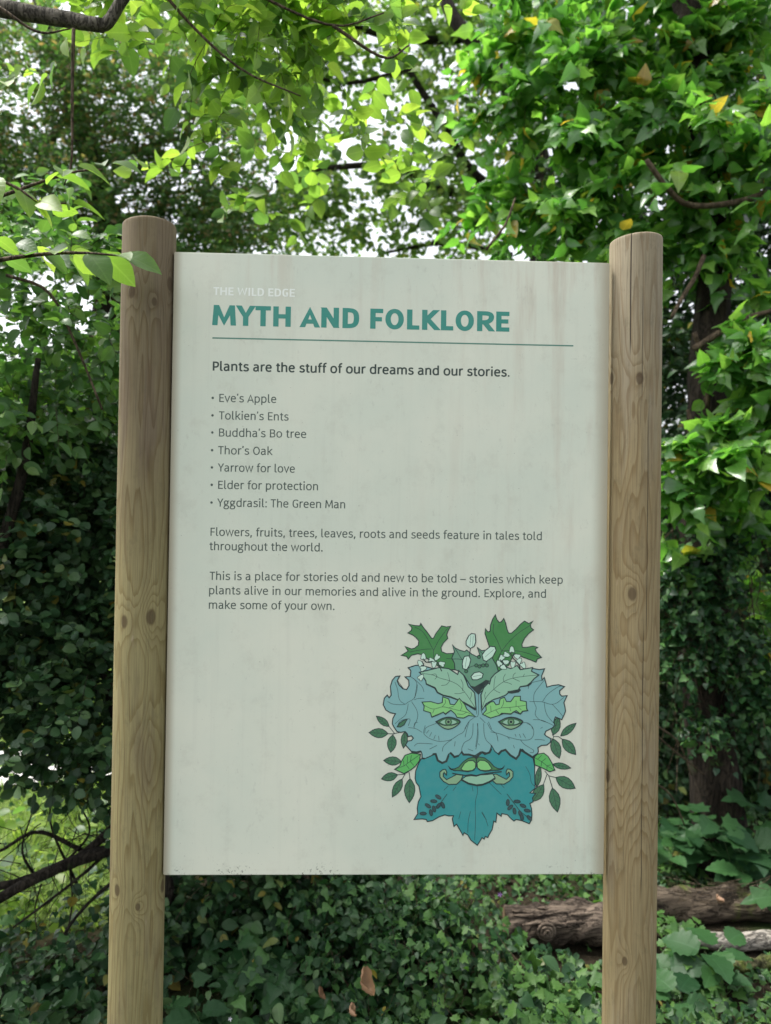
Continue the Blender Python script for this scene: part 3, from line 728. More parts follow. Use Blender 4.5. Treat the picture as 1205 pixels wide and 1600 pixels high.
c_oak = print_mat('oak_green_ink', lin(52, 118, 60, 1.35)); c_blue = print_mat('blue_ink', lin(116, 164, 164, 1.25)); c_teal = print_mat('beard_teal_ink', lin(38, 130, 132, 1.35))
c_pale = print_mat('pale_green_ink', lin(134, 178, 152, 1.25)); c_mid = print_mat('mid_green_ink', lin(88, 136, 110, 1.3)); c_lime = print_mat('lime_ink', lin(120, 184, 112, 1.3))
c_dk = print_mat('leaflet_green_ink', lin(52, 104, 72, 1.3)); c_br = print_mat('bright_green_ink', lin(78, 162, 82, 1.35)); c_wh = print_mat('mint_ink', lin(186, 216, 198, 1.2))
c_ol = print_mat('olive_ink', lin(124, 160, 124, 1.25)); c_dg = print_mat('eye_green_ink', lin(54, 112, 66, 1.3)); c_sp = print_mat('sprig_ink', lin(38, 74, 82, 1.0))
for a in [(1, 290, 1175, 170, 1078, 30), (3, 280, 98, 100, 88, 44), (3, 325, 110, 305, 275, 42), (3, 440, 80, 425, 235, 30), (3, 405, 360, 238, 350, 40), (3, 370, 485, 218, 525, 38), (3, 412, 525, 320, 695, 38), (3, 487, 520, 480, 748, 50),
          (4, 750, 110, 800, -60, 42), (4, 820, 120, 965, 0, 32), (4, 835, 150, 962, 295, 45), (4, 745, 145, 808, 330, 46), (4, 745, 385, 915, 422, 28), (4, 775, 510, 957, 612, 52), (4, 742, 610, 790, 835, 50), (4, 595, 600, 625, 400, 28), (4, 560, 735, 660, 575, 48)]: lens(*a, c_dk)
for s in [(1, '290 1175 345 1245'), (3, '270 98 330 100 410 82'), (3, '325 110 330 95'), (3, '365 485 430 480 475 455'), (3, '410 530 440 480'), (3, '487 525 478 460'), (4, '745 150 755 125 800 125 840 155'), (4, '755 125 740 105'), (4, '670 450 710 495 780 512'), (4, '708 495 745 615'), (4, '692 480 655 582')]: line(ZP(s), 0.0011)
fill(ZP((1, '405 505 470 465 440 422 500 445 530 438 565 410 570 370 545 340 515 315 468 295 500 270 505 245 475 212 530 225 580 228 588 205 610 240 650 290 690 345 708 345 730 300 785 228 830 238 868 232 845 275 832 310 842 345 800 390 778 430 785 470 830 490 890 487 920 640 800 640 700 570 640 530 600 500 560 490 500 505 470 540 455 515')), c_oak)
for s in ['708 460 640 330 590 270 530 240', '708 460 760 360 840 250', '690 445 610 450 480 475', '708 460 710 560', '830 535 880 540 940 560']: line(sm(ZP((1, s))), 0.0008)
fill(ZP((2, '148 420 125 350 108 300 112 255 135 285 155 280 160 220 180 165 205 125 218 165 240 195 262 190 285 158 302 200 315 260 330 295 355 298 400 260 440 215 480 183 520 205 560 183 535 215 540 245 565 265 520 300 480 345 455 400 460 430 500 430 560 418 605 430 580 445 590 470 640 525 600 540 588 570 540 550 470 525 420 500 380 490 330 600 230 660 150 770 130 700 120 560')), c_oak)
for s in ['265 465 220 360 185 290 190 210', '265 465 340 370 430 290 530 225', '265 465 330 460 450 470 630 525', '265 465 215 560 160 690']: line(sm(ZP((2, s))), 0.0008)
fill(ZP((1, '600 600 540 600 470 622 495 650 490 705 440 708 475 740 478 790 455 828 420 820 380 780 365 745 390 700 350 705 320 740 302 800 310 880 290 905 272 880 245 910 235 970 260 1020 300 1045 350 1055 325 1100 320 1150'), (3, '338 40 365 78 400 85 440 78 462 100 470 125 500 118 518 140 500 162 465 168 445 205 500 265 545 272 590 265 600 290 600 325 640 335 680 325 700 295 730 290 750 350 790 372 830 350 850 290 870 285 905 318 950 300 975 265 985 290 1040 300 1090 305 1105 320 1130 300'),
        (4, '65 270 100 290 150 280 170 210 200 265 240 295 265 260 300 250 345 295 400 330 425 300 440 250 460 245 500 285 550 318 600 290 610 265 605 230 640 208 690 205 722 180 730 145 690 125 668 105 680 75 740 45 765 20'), (2, '755 1130 770 1085 830 1110 855 1060 865 1030 860 990 850 950 880 885 830 890 812 870 810 840 855 800 800 782 740 790 690 805 680 760 665 715 645 740 640 700 668 632 620 640 550 628 400 700 250 760 100 800 40 850'), (1, '1080 800 1000 720 800 660')), c_blue, 0.0013)
beard = ZP((3, '700 300 620 336 590 335 565 385 540 450 535 520 545 560 570 590 590 690 565 740 555 800 560 850 525 905 600 900 640 905 650 925 700 915 760 880 815 862 850 872 895 870 885 900 900 970 925 950 960 1010 985 1055 995 1030 1030 1050 1060 1100 1120 1148'), (4, '60 1110 80 1075 100 1090 110 1065 135 1075 145 1050 175 1000 190 920 210 930 220 845 260 875 265 850 320 860 345 890 380 920 400 905 450 915 525 945 545 910 550 860 545 800 530 755 560 740 555 700 585 660 530 655 580 610 575 500 575 400 560 325 500 285 460 245 440 250 425 300 400 330 345 295 300 250 265 260 240 295 200 265 170 210 150 280 100 290 65 270 20 300'), (3, '1090 305 985 290 975 265 950 300 905 318 870 285 850 290 830 350 790 372 750 350 730 290'))
fill(beard, c_teal, 0.0012)
# dark shadow under the hem of the mask
for s in [(3, '500 268 545 275 590 265'), (3, '700 292 728 290 748 350 790 374 828 358 850 300'), (3, '860 280 875 285 905 318 945 305'), (3, '975 275 990 295 1040 295 1090 308 1110 318 1135 296 1165 272 1205 285'), (4, '100 292 150 275 168 240'), (4, '230 295 262 262 300 250 345 300 400 335 428 300 442 250 500 285 555 320 600 290')]: line(ZP(s), 0.0034, PD)
for s in [(3, '1118 590 1122 650 1105 720 1100 800 1103 920 1095 1100'), (3, '1055 830 1035 920 1030 1030'), (3, '1160 840 1205 910'), (4, '80 835 110 890 137 970'), (3, '920 595 890 635'), (3, '965 830 945 900'), (3, '845 590 805 630'), (4, '150 560 200 610 262 670'), (4, '315 665 365 730'), (4, '490 405 530 480 545 560 590 600'), (4, '230 545 290 610'), (3, '1070 590 1080 640')]: line(sm(ZP(s)), 0.0007)
for s in [(1, '345 755 370 830 380 900 400 940 440 965'), (1, '520 720 550 770 540 850 525 910 470 945 430 968 330 965 275 940'), (1, '490 705 540 740 600 800 618 850'), (1, '525 925 560 912 620 910'), (1, '470 960 460 1020 440 1070 390 1110 345 1150'), (1, '500 940 545 1010 560 1070 545 1130 520 1180'), (1, '365 1175 400 1120 485 1105 470 1170'), (1, '555 780 550 840 530 910'),
          (1, '370 745 430 825'), (1, '1130 870 1130 1060 1090 1090 1040 1130 1000 1200'), (1, '1110 1000 1115 1060'), (2, '65 870 70 960 75 1040 120 1080 160 1095'), (2, '665 740 600 820 570 870 568 940 590 1000 580 1060 620 1110 700 1140 760 1170'), (2, '525 940 640 942 720 965 780 955 850 900'), (2, '650 940 700 870 800 800 850 800'), (2, '665 950 675 1020 700 1080 760 1150'), (2, '740 965 800 1030 840 1080'), (2, '515 820 530 770 640 740'), (2, '465 1140 510 1140 545 1170 555 1200'),
          (2, '560 1110 640 1115 700 1140'), (3, '630 20 615 90 650 130 700 155 760 170 830 165 880 150 940 110 990 80 1030 0'), (3, '625 90 640 40 735 0'), (3, '525 50 530 0 560 -10'), (3, '470 40 540 50 600 85'), (3, '525 215 560 190 640 190 700 195'), (3, '670 243 740 208'), (3, '790 265 800 220 840 180 880 155'), (3, '905 215 912 170'), (3, '1080 0 1075 100 1050 150 1000 180 975 230 975 265'), (3, '1045 -20 1020 60 1005 130'), (3, '1120 0 1128 90 1120 180 1105 245'), (3, '1030 240 1080 260'), (3, '1128 190 1140 205'),
          (4, '40 0 38 80 30 150 20 220'), (4, '95 0 100 100 120 160 160 200 168 250'), (4, '130 0 165 60 215 100 230 170'), (4, '160 80 250 100 330 130 430 155 520 155 560 120 565 60 540 20 500 0'), (4, '440 155 480 200 560 250 560 275 530 275'), (4, '575 155 620 152 670 160'), (4, '375 205 385 235'), (4, '390 100 400 125'), (4, '430 100 445 135'), (4, '465 95 490 140'), (4, '630 50 650 35'), (4, '320 130 340 150'), (3, '665 65 640 95'), (3, '690 85 670 125'), (3, '725 110 710 150'), (3, '755 118 760 160'), (2, '60 1090 110 1140'), (2, '140 1130 170 1200')]: line(sm(ZP(s)), 0.0007)
fill(ZP((1, '365 1178 385 1145 420 1120 460 1108 430 1160 395 1180')), c_dk)
fill(ZP((1, '885 405 910 435 950 455 1000 470 1020 455 1060 490 1110 515 1150 520 1120 430 1160 462 1205 455 1260 530 1300 600 1330 700 1240 780 1130 870 1060 800 1000 700 940 650 910 640 905 580 880 530 905 470')), c_mid)
for s in ['895 415 930 470 965 530 990 560', '890 540 940 540 985 545', '1040 620 1100 600 1180 590', '1045 500 1040 640', '1240 520 1190 590 1140 600', '1120 440 1170 490 1230 520']: line(sm(ZP((1, s))), 0.0009)
fill(ZP((1, '1055 790 1095 800 1130 780 1165 760 1200 735 1240 745 1190 790 1130 872 1090 840')), PD, 0)
for cx_, cy_ in ((1110, 600), (1140, 610), (1175, 600), (1015, 655), (1135, 520), (1210, 600)):
    fill([Z(1, cx_ + 16 * math.cos(a), cy_ + 16 * math.sin(a)) for a in [i * .785 for i in range(8)]], c_dk, 0.0009)
fill(ZP((1, '1065 300 1100 305 1105 380 1090 420 1055 440 1015 410 1015 370 1040 320')), c_wh); line(ZP((1, '1055 440 1045 510')), 0.0012); line(ZP((1, '1060 320 1050 420')), .0005); line(ZP((1, '1082 320 1075 420')), .0005)
fill(ZP((1, '1000 515 1040 510 1058 545 1045 600 1020 640 985 630 978 590 985 545')), c_wh); line(ZP((1, '1020 525 1005 620')), .0005)
fill(ZP((1, '1060 705 1090 670 1140 660 1175 680 1165 715 1120 735 1075 735')), c_wh); line(ZP((1, '1080 705 1160 690')), .0005)
fill(ZP((2, '80 500 110 460 160 420 200 425 212 460 180 520 120 562 92 550')), c_wh); line(ZP((2, '110 520 190 450')), .0005)
fill(ZP((1, '575 665 640 650 700 635 760 620 850 630 905 665 935 685 945 650 990 690 1020 760 1035 800 1060 820 1095 860 1108 1010 1060 985 1000 950 940 925 870 895 800 880 740 850 720 815 640 775 635 745 600 690')), c_pale, .0013)
for s in ['600 675 700 690 770 720 860 745 940 785 1000 850 1050 920 1100 1000', '860 745 850 700 840 665', '860 745 830 780 780 790', '980 840 985 780 965 730', '1000 850 950 865 905 865', '740 705 725 680 685 690', '745 705 720 730', '1050 920 1065 880 1060 850']: line(sm(ZP((1, s))), 0.0007)
line(ZP((1, '640 775 720 810 745 855 800 882 870 898 940 925 1000 955 1105 1020')), 0.0024, PD)
fill(ZP((2, '80 1020 75 960 70 880 95 810 140 765 150 775 165 720 200 680 250 645 300 615 350 630 410 600 440 640 500 630 555 620 545 655 615 690 570 725 540 760 500 790 440 800 420 830 340 845 300 880 240 905 190 920 120 960')), c_pale, .0013)
for s in ['80 1000 120 900 190 825 280 755 370 720 500 700 610 690', '190 825 195 760 205 700', '190 825 220 845 250 858', '285 755 280 720 300 680', '285 755 330 765 360 780', '370 720 375 690 395 670', '370 720 400 735 435 750', '110 920 105 880 115 850', '465 705 480 680']: line(sm(ZP((2, s))), 0.0007)
line(ZP((2, '320 850 360 855 420 845 440 825')), .0034, PD); line(ZP((2, '440 800 520 790 545 765')), .0018, PD)
for r, L in ((1, [(612, 515), (690, 555), (740, 525), (582, 580), (612, 628), (712, 592), (785, 585), (590, 712)]), (2, [(360, 450), (310, 500), (262, 532), (240, 580), (305, 570), (370, 592), (410, 515), (428, 558), (468, 600), (280, 615)])):
    for i, (x, y) in enumerate(L):
        a0 = i * 1.9; pts = []
        for a, q in ((0, 18), (.7, 30), (1.3, 27), (1.57, 18), (1.85, 27), (2.4, 30), (3.14, 18), (4.0, 22), (4.71, 30), (5.4, 22)): pts.append(Z(r, x + q * 1.15 * math.cos(a + a0), y + q * 1.15 * math.sin(a + a0)))
        fill(pts, c_wh, .0006)
for s in [(1, '612 545 640 570 700 560'), (1, '735 560 760 600 785 655'), (2, '345 480 370 530 420 580 440 630'), (2, '250 545 290 590 310 620'), (1, '600 560 615 600')]: line(ZP(s), .0016, PD)
fill(ZP((1, '600 945 680 940 750 960 790 950 795 895 850 915 865 965 905 970 950 910 1000 965 1020 1010 1100 1080 1040 1070 990 1095 930 1090 910 1055 870 1020 820 1055 800 1040 740 1065 690 1085 680 1045 615 1025 620 980')), c_lime)
for s in ['610 970 700 1010 790 990 850 1000 930 1020 1020 1040 1095 1075', '790 990 820 950 815 920', '715 1010 700 1050', '850 1000 900 980', '960 1025 975 980 955 930', '1020 1040 980 1060 930 1055']: line(sm(ZP((1, s))), 0.0007)
line(ZP((1, '690 1088 745 1065 800 1040 820 1060 865 1025')), .0018, PD)
fill(ZP((2, '115 980 160 945 190 940 210 970 240 965 250 915 290 900 310 940 350 940 385 890 440 890 440 930 495 940 500 1010 510 1025 460 1030 440 1055 400 1025 350 1055 290 1050 240 1070 160 1095 85 1060 120 1020')), c_lime)
for s in ['110 1060 180 1030 260 1000 340 995 420 985 490 975', '260 1000 280 960 285 920', '340 995 350 1030', '400 985 400 930', '210 1020 240 1060', '420 990 450 1020', '165 1035 160 980']: line(sm(ZP((2, s))), 0.0007)
line(ZP((2, '240 1072 265 1050 350 1058 380 1035 440 1058 465 1030 512 1025')), .0018, PD)
for r, ex in ((1, 848), (2, 352)):
    fill(sm([Z(r, ex + x, 1138 + y) for x, y in num('-118 -8 -60 -38 0 -52 62 -40 112 -8 62 40 0 62 -58 44 -118 -8')], 3)[:-1], c_ol, .0012)
    fill(sm([Z(r, ex + x, 1132 + y) for x, y in num('-112 0 -60 -28 0 -40 60 -28 108 0 55 26 0 32 -55 28 -112 0')], 3)[:-1], c_dg, .0010)
    fill(sm([Z(r, ex + x, 1134 + y) for x, y in num('-85 0 -45 -24 0 -30 50 -22 82 0 45 20 0 24 -45 22 -85 0')], 3)[:-1], c_pale, .0006)
    for q, m_ in ((33, c_dg), (22, c_ol), (12, PD)): fill([Z(r, ex + q * math.cos(a), 1131 + q * math.sin(a)) for a in [i * .5236 for i in range(12)]], m_, .0004)
def mir(s): return [(4, 1140 - x, y) for x, y in num(s)]
def sym(s, *a, **k_):
    pts = num(s); fill([Z(3, x, y) for x, y in pts], *a, **k_); fill([Z(4, 1138 - x, y - 3) for x, y in pts], *a, **k_)
sym('845 400 872 430 910 428 945 410 985 365 1035 328 1090 318 1110 335 1112 400 1085 440 1030 455 960 445 900 442 865 430', c_dg)
sym('965 430 1000 375 1035 352 1080 350 1105 375 1102 420 1075 442 1030 448 990 445', c_lime)
sym('795 435 820 432 832 458 828 486 808 462 800 470 798 500 830 530 880 505 925 480 985 490 965 535 925 572 850 574 800 545 768 505 768 458', c_ol)
fill(ZP((3, '972 528 1010 500 1060 492 1110 498 1150 485'), (4, '120 482 180 475 202 510 155 545 85 572'), (3, '1110 578 1040 562')), c_pale)
line(ZP((3, '885 470 950 482 1010 490 1060 482 1110 492 1150 480'), (4, '130 470 200 460 265 455')), .0018)
line(ZP((3, '972 530 1040 568 1118 584'), (4, '80 578 150 550 205 515')), .0028, PD)
fill(ZP((3, '585 290 500 280 440 300 405 360 390 400 342 432 430 472 490 440 540 400 575 350')), c_br)
fill(ZP((4, '570 320 600 290 660 280 700 310 735 370 765 440 715 455 660 425 600 400 575 390')), c_br)
for s in [(3, '345 432 430 400 500 350 585 290'), (3, '430 400 425 350'), (3, '460 380 465 310'), (3, '490 358 500 300'), (3, '450 390 480 430'), (3, '490 360 520 395'), (4, '570 320 640 360 690 400 760 440'), (4, '640 360 680 330'), (4, '690 400 725 390'), (4, '640 360 635 405'), (4, '690 400 690 440'), (4, '605 335 640 300')]: line(ZP(s), .0008)
for r, st, L in ((3, '835 665 780 740 720 790 680 860', [(752, 692, .6), (710, 732, .1), (655, 775, .6), (610, 848, 0), (683, 840, 1.4), (755, 775, 2.2), (795, 770, 1.2), (712, 805, 1.3)]),
                 (4, '315 665 380 750 440 830 545 910', [(322, 745, 1.6), (410, 735, .1), (345, 790, 2.4), (465, 775, .4), (385, 825, 1.4), (505, 820, .2), (440, 850, 1.2), (525, 890, .8), (455, 885, 1.5)])):
    line(ZP((r, st)), .0009, PD)
    for x, y, a in L:
        fill([Z(r, x + 31 * math.cos(b) * math.cos(a) - 15 * math.sin(b) * math.sin(a), y + 31 * math.cos(b) * math.sin(a) + 15 * math.sin(b) * math.cos(a)) for b in [i * .7854 for i in range(8)]], c_sp, .0008, PD)
me = bpy.data.meshes.new('leafy_face_print'); me.from_pydata(art_v, [], art_f)
for m in art_mats: me.materials.append(m)
me.polygons.foreach_set('material_index', art_m); me.update()
link(bpy.data.objects.new('leafy_face_print', me), PANEL, label='printed bearded face made of blue, teal and green leaves')
# ================================================================== vegetation
BARK_D = bark_material('dark_bark', (0.020, 0.016, 0.012, 1), (0.06, 0.05, 0.038, 1), 0.3)
BARK_G = bark_material('grey_bark', (0.10, 0.09, 0.07, 1), (0.22, 0.20, 0.16, 1), 0.2, 26)
BARK_L = bark_material('log_bark', (0.06, 0.045, 0.034, 1), (0.22, 0.17, 0.13, 1), 0.1, 22, along=(0.16, 1, 1))
BARK_P = bark_material('pale_birch_bark', (0.28, 0.25, 0.21, 1), (0.50, 0.46, 0.40, 1), 0.25, 24, along=(0.3, 1, 1))
TWIG = bark_material('twig_bark', (0.09, 0.065, 0.04, 1), (0.20, 0.15, 0.10, 1), 0, 40)
M_LIGHT = leaf_material('light_leaf', [(0, (0.06, 0.12, 0.05)), (0.3, (0.12, 0.20, 0.05)), (0.8, (0.21, 0.31, 0.065)), (1, (0.30, 0.38, 0.09))], 0.52, 0.4, 0.5, 2.0)
M_HAZEL = leaf_material('hazel_leaf', [(0, (0.045, 0.11, 0.035)), (0.6, (0.09, 0.19, 0.055)), (1, (0.17, 0.28, 0.07))], 0.38, 0.4, 0.5, 1.8)
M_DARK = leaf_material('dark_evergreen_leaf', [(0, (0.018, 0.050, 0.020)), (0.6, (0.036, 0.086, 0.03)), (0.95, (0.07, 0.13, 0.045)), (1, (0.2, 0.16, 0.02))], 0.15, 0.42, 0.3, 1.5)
M_COPPER = leaf_material('copper_leaf', [(0, (0.05, 0.11, 0.04)), (0.65, (0.09, 0.17, 0.06)), (0.88, (0.14, 0.16, 0.07)), (1, (0.26, 0.16, 0.10))], 0.5, 0.5, 0.3, 2.0)
M_FAR = leaf_material('canopy_leaf', [(0, (0.06, 0.12, 0.04)), (0.6, (0.13, 0.21, 0.06)), (0.95, (0.19, 0.27, 0.08)), (1, (0.28, 0.26, 0.08))], 0.5, 0.45, 0.4, 2.0)
M_IVY = leaf_material('ivy_leaf', [(0, (0.05, 0.14, 0.035)), (0.5, (0.10, 0.24, 0.05)), (0.96, (0.20, 0.35, 0.08)), (0.972, (0.40, 0.26, 0.03)), (1, (0.42, 0.30, 0.06))], 0.42, 0.24, 0.7, 2.2)
M_GROUND = leaf_material('ground_ivy_leaf', [(0, (0.010, 0.036, 0.014)), (0.6, (0.024, 0.076, 0.022)), (1, (0.075, 0.17, 0.045))], 0.2, 0.42, 0.3, 1.6)  # leaf greens darkened to stand in for canopy shade on the undergrowth
M_HERB = leaf_material('herb_leaf', [(0, (0.04, 0.11, 0.025)), (1, (0.09, 0.19, 0.04))], 0.3, 0.5, 0.35, 1.8)
M_BRAMBLE = leaf_material('bramble_leaf', [(0, (0.016, 0.055, 0.02)), (1, (0.04, 0.11, 0.032))], 0.25, 0.5, 0.3, 1.7)
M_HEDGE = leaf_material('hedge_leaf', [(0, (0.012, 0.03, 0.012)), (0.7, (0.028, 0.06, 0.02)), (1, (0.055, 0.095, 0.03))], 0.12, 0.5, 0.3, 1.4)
M_DEAD = leaf_material('dead_leaf', [(0, (0.13, 0.075, 0.035)), (1, (0.24, 0.15, 0.075))], 0.15, 0.6, 0.3, 1.2)

def cl(px, py, Y, rx, ry, rz, w=1.0): return (at(px, py, Y), (rx, ry, rz), w)
def plant(root, clumps, n_twigs, L, per, leaf, T, mat, seed, singles=300, min_px=9, shell=0.5, twr=0.0016, twmat=None, droop=0.3, up=0.65, jitter=0.5, cull=None, inner=0.35, spread=.75, cluster=None):
    rng = np.random.default_rng(seed)
    if cluster:                                   # leaves gather in tufts with dark gaps between
        base, _ = ellip_points(rng, clumps, cluster[0], shell); base = np.repeat(base, max(1, n_twigs // cluster[0]), 0)
        u = unit(rng.normal(size=base.shape) + np.array([0, -.45, .1])); base = base + u * cluster[1] * rng.random((len(base), 1))
    else: base, u = ellip_points(rng, clumps, n_twigs, shell)
    if cull is not None: kk = cull(base, rng); base, u = base[kk], u[kk]
    P, Fr, sz, tw = sprays(rng, base - u * L * inner, u + np.array([0, -0.25, 0]), L, per, leaf, droop, up, jitter, spread=spread)
    ok = (P[:, 2] > 0.02)
    # nothing grows through the board or the posts
    ok &= ~((np.abs(P[:, 1]) < 0.09) & (np.abs(P[:, 0]) < 0.52)) if cull != 'near' else True
    P, Fr, sz = P[ok], Fr[ok], sz[ok]
    Ts = T if isinstance(T, list) else [T]; w_ = rng.integers(0, len(Ts), len(P))
    for q, T1 in enumerate(Ts): add_leaves(root, P[w_ == q], Fr[w_ == q], sz[w_ == q], T1, mat, rng, singles // len(Ts), min_px)
    twig_mesh('twigs', tw, twr, root, twmat or TWIG, kind='stuff')
    return P

# --- 1. far canopy tree in the middle, black forking limbs, sky between the leaves
t = thing('broadleaf_tree', 'tall far tree with dark slanting limbs and open leaves, sky gaps above the board', 'tree', (1.6, 6.6, 0))
limb('trunk', [(1.9, 6.6, -0.2), (1.75, 6.6, 2.4), at(850, 300, 6.0), at(800, 150, 5.4), at(755, 80, 5.2), at(705, 20, 5.2), at(640, -150, 5.4)], [0.2, 0.16, 0.11, 0.075, 0.065, .06, 0.03], BARK_D, t, seed=1)
for i, (pp, r) in enumerate([([(815, 330), (735, 265), (690, 190), (640, 110), (600, 20)], (.06, .02)), ([(790, 300), (700, 300), (620, 262), (520, 262), (430, 285)], (.06, .02)), ([(740, 60), (620, 60), (510, 20), (440, -40)], (.05, .02)),
                             ([(790, 160), (860, 60), (900, -60)], (.05, .02)), ([(520, 262), (470, 320), (380, 350)], (.03, .012)), ([(640, 110), (540, 130), (470, 110)], (.03, .012)), ([(800, 400), (700, 380), (600, 395)], (.04, .015))]):
    limb('branch', [at(x, y, 6.6 - 0.1 * j) for j, (x, y) in enumerate(pp)], r, BARK_D, t, seed=i + 2, seg=8, n=18)
plant(t, [cl(400, 60, 6.5, 1.1, .9, .8), cl(560, 40, 6.8, 1.1, .9, .7), cl(730, 120, 6.6, .75, .6, .8, 1.3), cl(760, 250, 6.3, .6, .7, .6, 1.3), cl(800, 0, 6.6, .9, .9, .6, 1.2), cl(450, 200, 6.8, .9, .8, .5, .5), cl(600, 310, 6.5, 1.0, .8, .45, 1.3), cl(430, 350, 6.4, .9, .8, .35, 1.5), cl(700, 370, 6.2, .6, .6, .3, 1.4), cl(950, -60, 6.6, 1.2, .9, .7)],
      2000, 0.36, 9, 0.07, T_ROUND, M_FAR, 11, singles=300, shell=0.9, twr=.0028, twmat=BARK_D, up=.4, jitter=.8)
# --- 2. copper-tinged tree top left
t = thing('copper_leaved_tree', 'fine leaved tree with brownish copper foliage behind the upper left branch', 'tree', (-2.4, 5.4, 0))
limb('trunk', [(-2.6, 5.6, -0.2), (-2.5, 5.5, 2.2), (-2.3, 5.4, 4.0), at(60, 0, 5.4)], [0.2, 0.16, 0.12, 0.06], BARK_D, t, seed=12)
for i, pp in enumerate([[(60, 250), (110, 160), (115, 80)], [(60, 300), (200, 240), (330, 200)], [(40, 320), (140, 340), (260, 330)]]):
    limb('branch', [at(x, y, 5.3) for x, y in pp], (.04, .012), BARK_G, t, seed=i + 20, seg=8, n=14)
plant(t, [cl(40, 150, 5.2, .9, .7, .8), cl(200, 160, 5.0, .65, .6, .6), cl(310, 260, 5.2, .65, .6, .5), cl(130, 330, 5.0, .8, .6, .5), cl(340, 350, 5.3, .6, .6, .4), cl(280, 60, 5.6, .6, .6, .6, .6), cl(-60, 320, 5.0, .6, .7, .9), cl(260, 400, 5.2, .9, .6, .4)],
      4600, 0.24, 12, 0.045, T_SMALL, M_COPPER, 13, singles=150, min_px=7, shell=0.8, twr=.002, up=.4, jitter=.8)
# --- 3. dark hedge closing the view
t = thing('tall_hedge', 'dense dark hedge of small leaves closing the wood behind the board', 'hedge', (1.0, 4.4, 0))
for i, x in enumerate((-1.2, -.2, .9, 2.0, 3.1)):
    limb('trunk', [(x, 4.6, -.1), (x + .1, 4.6, 1.0), (x - .1, 4.5, 2.0)], [.05, .04, .02], BARK_D, t, seed=30 + i, seg=7, n=10)
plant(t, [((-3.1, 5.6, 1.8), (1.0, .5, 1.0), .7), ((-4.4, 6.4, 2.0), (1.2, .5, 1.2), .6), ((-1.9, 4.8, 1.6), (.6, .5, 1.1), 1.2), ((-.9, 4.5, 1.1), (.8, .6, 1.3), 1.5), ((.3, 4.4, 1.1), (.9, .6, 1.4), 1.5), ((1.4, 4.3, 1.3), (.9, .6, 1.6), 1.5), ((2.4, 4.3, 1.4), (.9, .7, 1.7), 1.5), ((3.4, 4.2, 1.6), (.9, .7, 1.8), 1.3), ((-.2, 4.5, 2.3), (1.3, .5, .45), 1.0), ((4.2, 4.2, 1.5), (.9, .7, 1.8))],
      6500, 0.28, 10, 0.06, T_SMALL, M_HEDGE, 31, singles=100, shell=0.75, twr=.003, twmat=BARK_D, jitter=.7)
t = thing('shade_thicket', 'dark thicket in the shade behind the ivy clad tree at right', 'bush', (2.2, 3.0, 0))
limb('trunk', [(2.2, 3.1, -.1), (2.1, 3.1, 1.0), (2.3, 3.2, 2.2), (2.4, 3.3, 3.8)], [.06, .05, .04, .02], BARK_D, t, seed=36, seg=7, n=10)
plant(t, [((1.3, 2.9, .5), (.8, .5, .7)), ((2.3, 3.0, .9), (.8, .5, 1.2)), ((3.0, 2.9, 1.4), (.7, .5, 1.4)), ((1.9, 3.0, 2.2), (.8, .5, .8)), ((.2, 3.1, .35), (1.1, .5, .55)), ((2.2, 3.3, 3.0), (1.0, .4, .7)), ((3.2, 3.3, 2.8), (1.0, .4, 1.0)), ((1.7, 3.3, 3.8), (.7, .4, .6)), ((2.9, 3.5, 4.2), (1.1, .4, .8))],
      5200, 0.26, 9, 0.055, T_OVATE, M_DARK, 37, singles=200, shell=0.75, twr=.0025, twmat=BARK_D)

# --- 4. ivy clad tree on the right
t = thing('ivy_clad_tree', 'tree smothered in glossy ivy with a few yellow leaves, right of the board', 'tree', (1.0, 1.75, 0))
tx = at(1100, 700, 1.9).x
limb('trunk', [(tx + .12, 1.95, -.1), at(1105, 1050, 1.9), at(1095, 800, 1.9), at(1110, 560, 1.95), at(1120, 300, 2.0), at(1080, 60, 2.1), at(1060, -200, 2.2)], [.12, .095, .085, .08, .075, .07, .05], bark_material('ivy_trunk_bark', (0.018, 0.014, 0.010, 1), (0.055, 0.042, 0.03, 1), 0.3, 20), t, seed=41, rough=.25)
for i, (pp, r) in enumerate([([(1010, 250), (1040, 290), (1075, 320), (1140, 318), (1205, 300)], (.010, .014)), ([(1050, 495), (1068, 462), (1085, 435), (1100, 400)], (.008, .011)), ([(1085, 520), (1100, 560), (1108, 580), (1104, 640)], (.010, .012)), ([(760, 390), (790, 350), (805, 310)], (.006, .004)), ([(1085, 545), (1160, 500), (1230, 480)], (.015, .008)),
                             ([(1075, 640), (1090, 700), (1130, 740), (1180, 790)], (.007, .005)), ([(1020, 1130), (1060, 1160), (1080, 1210)], (.004, .003)), ([(1015, 1140), (1050, 1170), (1100, 1210)], (.004, .003)), ([(1020, 1220), (1050, 1245), (1070, 1290)], (.004, .003))]):
    limb('branch', [at(x, y, 1.62 + .03 * j) for j, (x, y) in enumerate(pp)], r, TWIG if i < 9 else BARK_D, t, seed=i + 50, seg=8, n=14)
plant(t, [cl(850, 130, 2.2, .35, .35, .33), cl(980, 60, 2.2, .45, .35, .35), cl(900, 260, 2.1, .42, .32, .26), cl(1030, 200, 1.9, .40, .3, .3), cl(1160, 110, 2.0, .4, .3, .4), cl(800, 330, 2.3, .22, .25, .16), cl(1180, 300, 1.9, .35, .3, .3), cl(1000, 360, 2.0, .5, .25, .16), cl(1130, 0, 2.2, .5, .3, .3), cl(880, 0, 2.5, .35, .3, .25)],
      1150, 0.19, 8, 0.082, [T_ADULT, T_ADULT2, T_IVY3], M_IVY, 42, singles=150, cluster=(175, .08), shell=0.75, twr=.002, droop=.45, up=.5, jitter=.5)
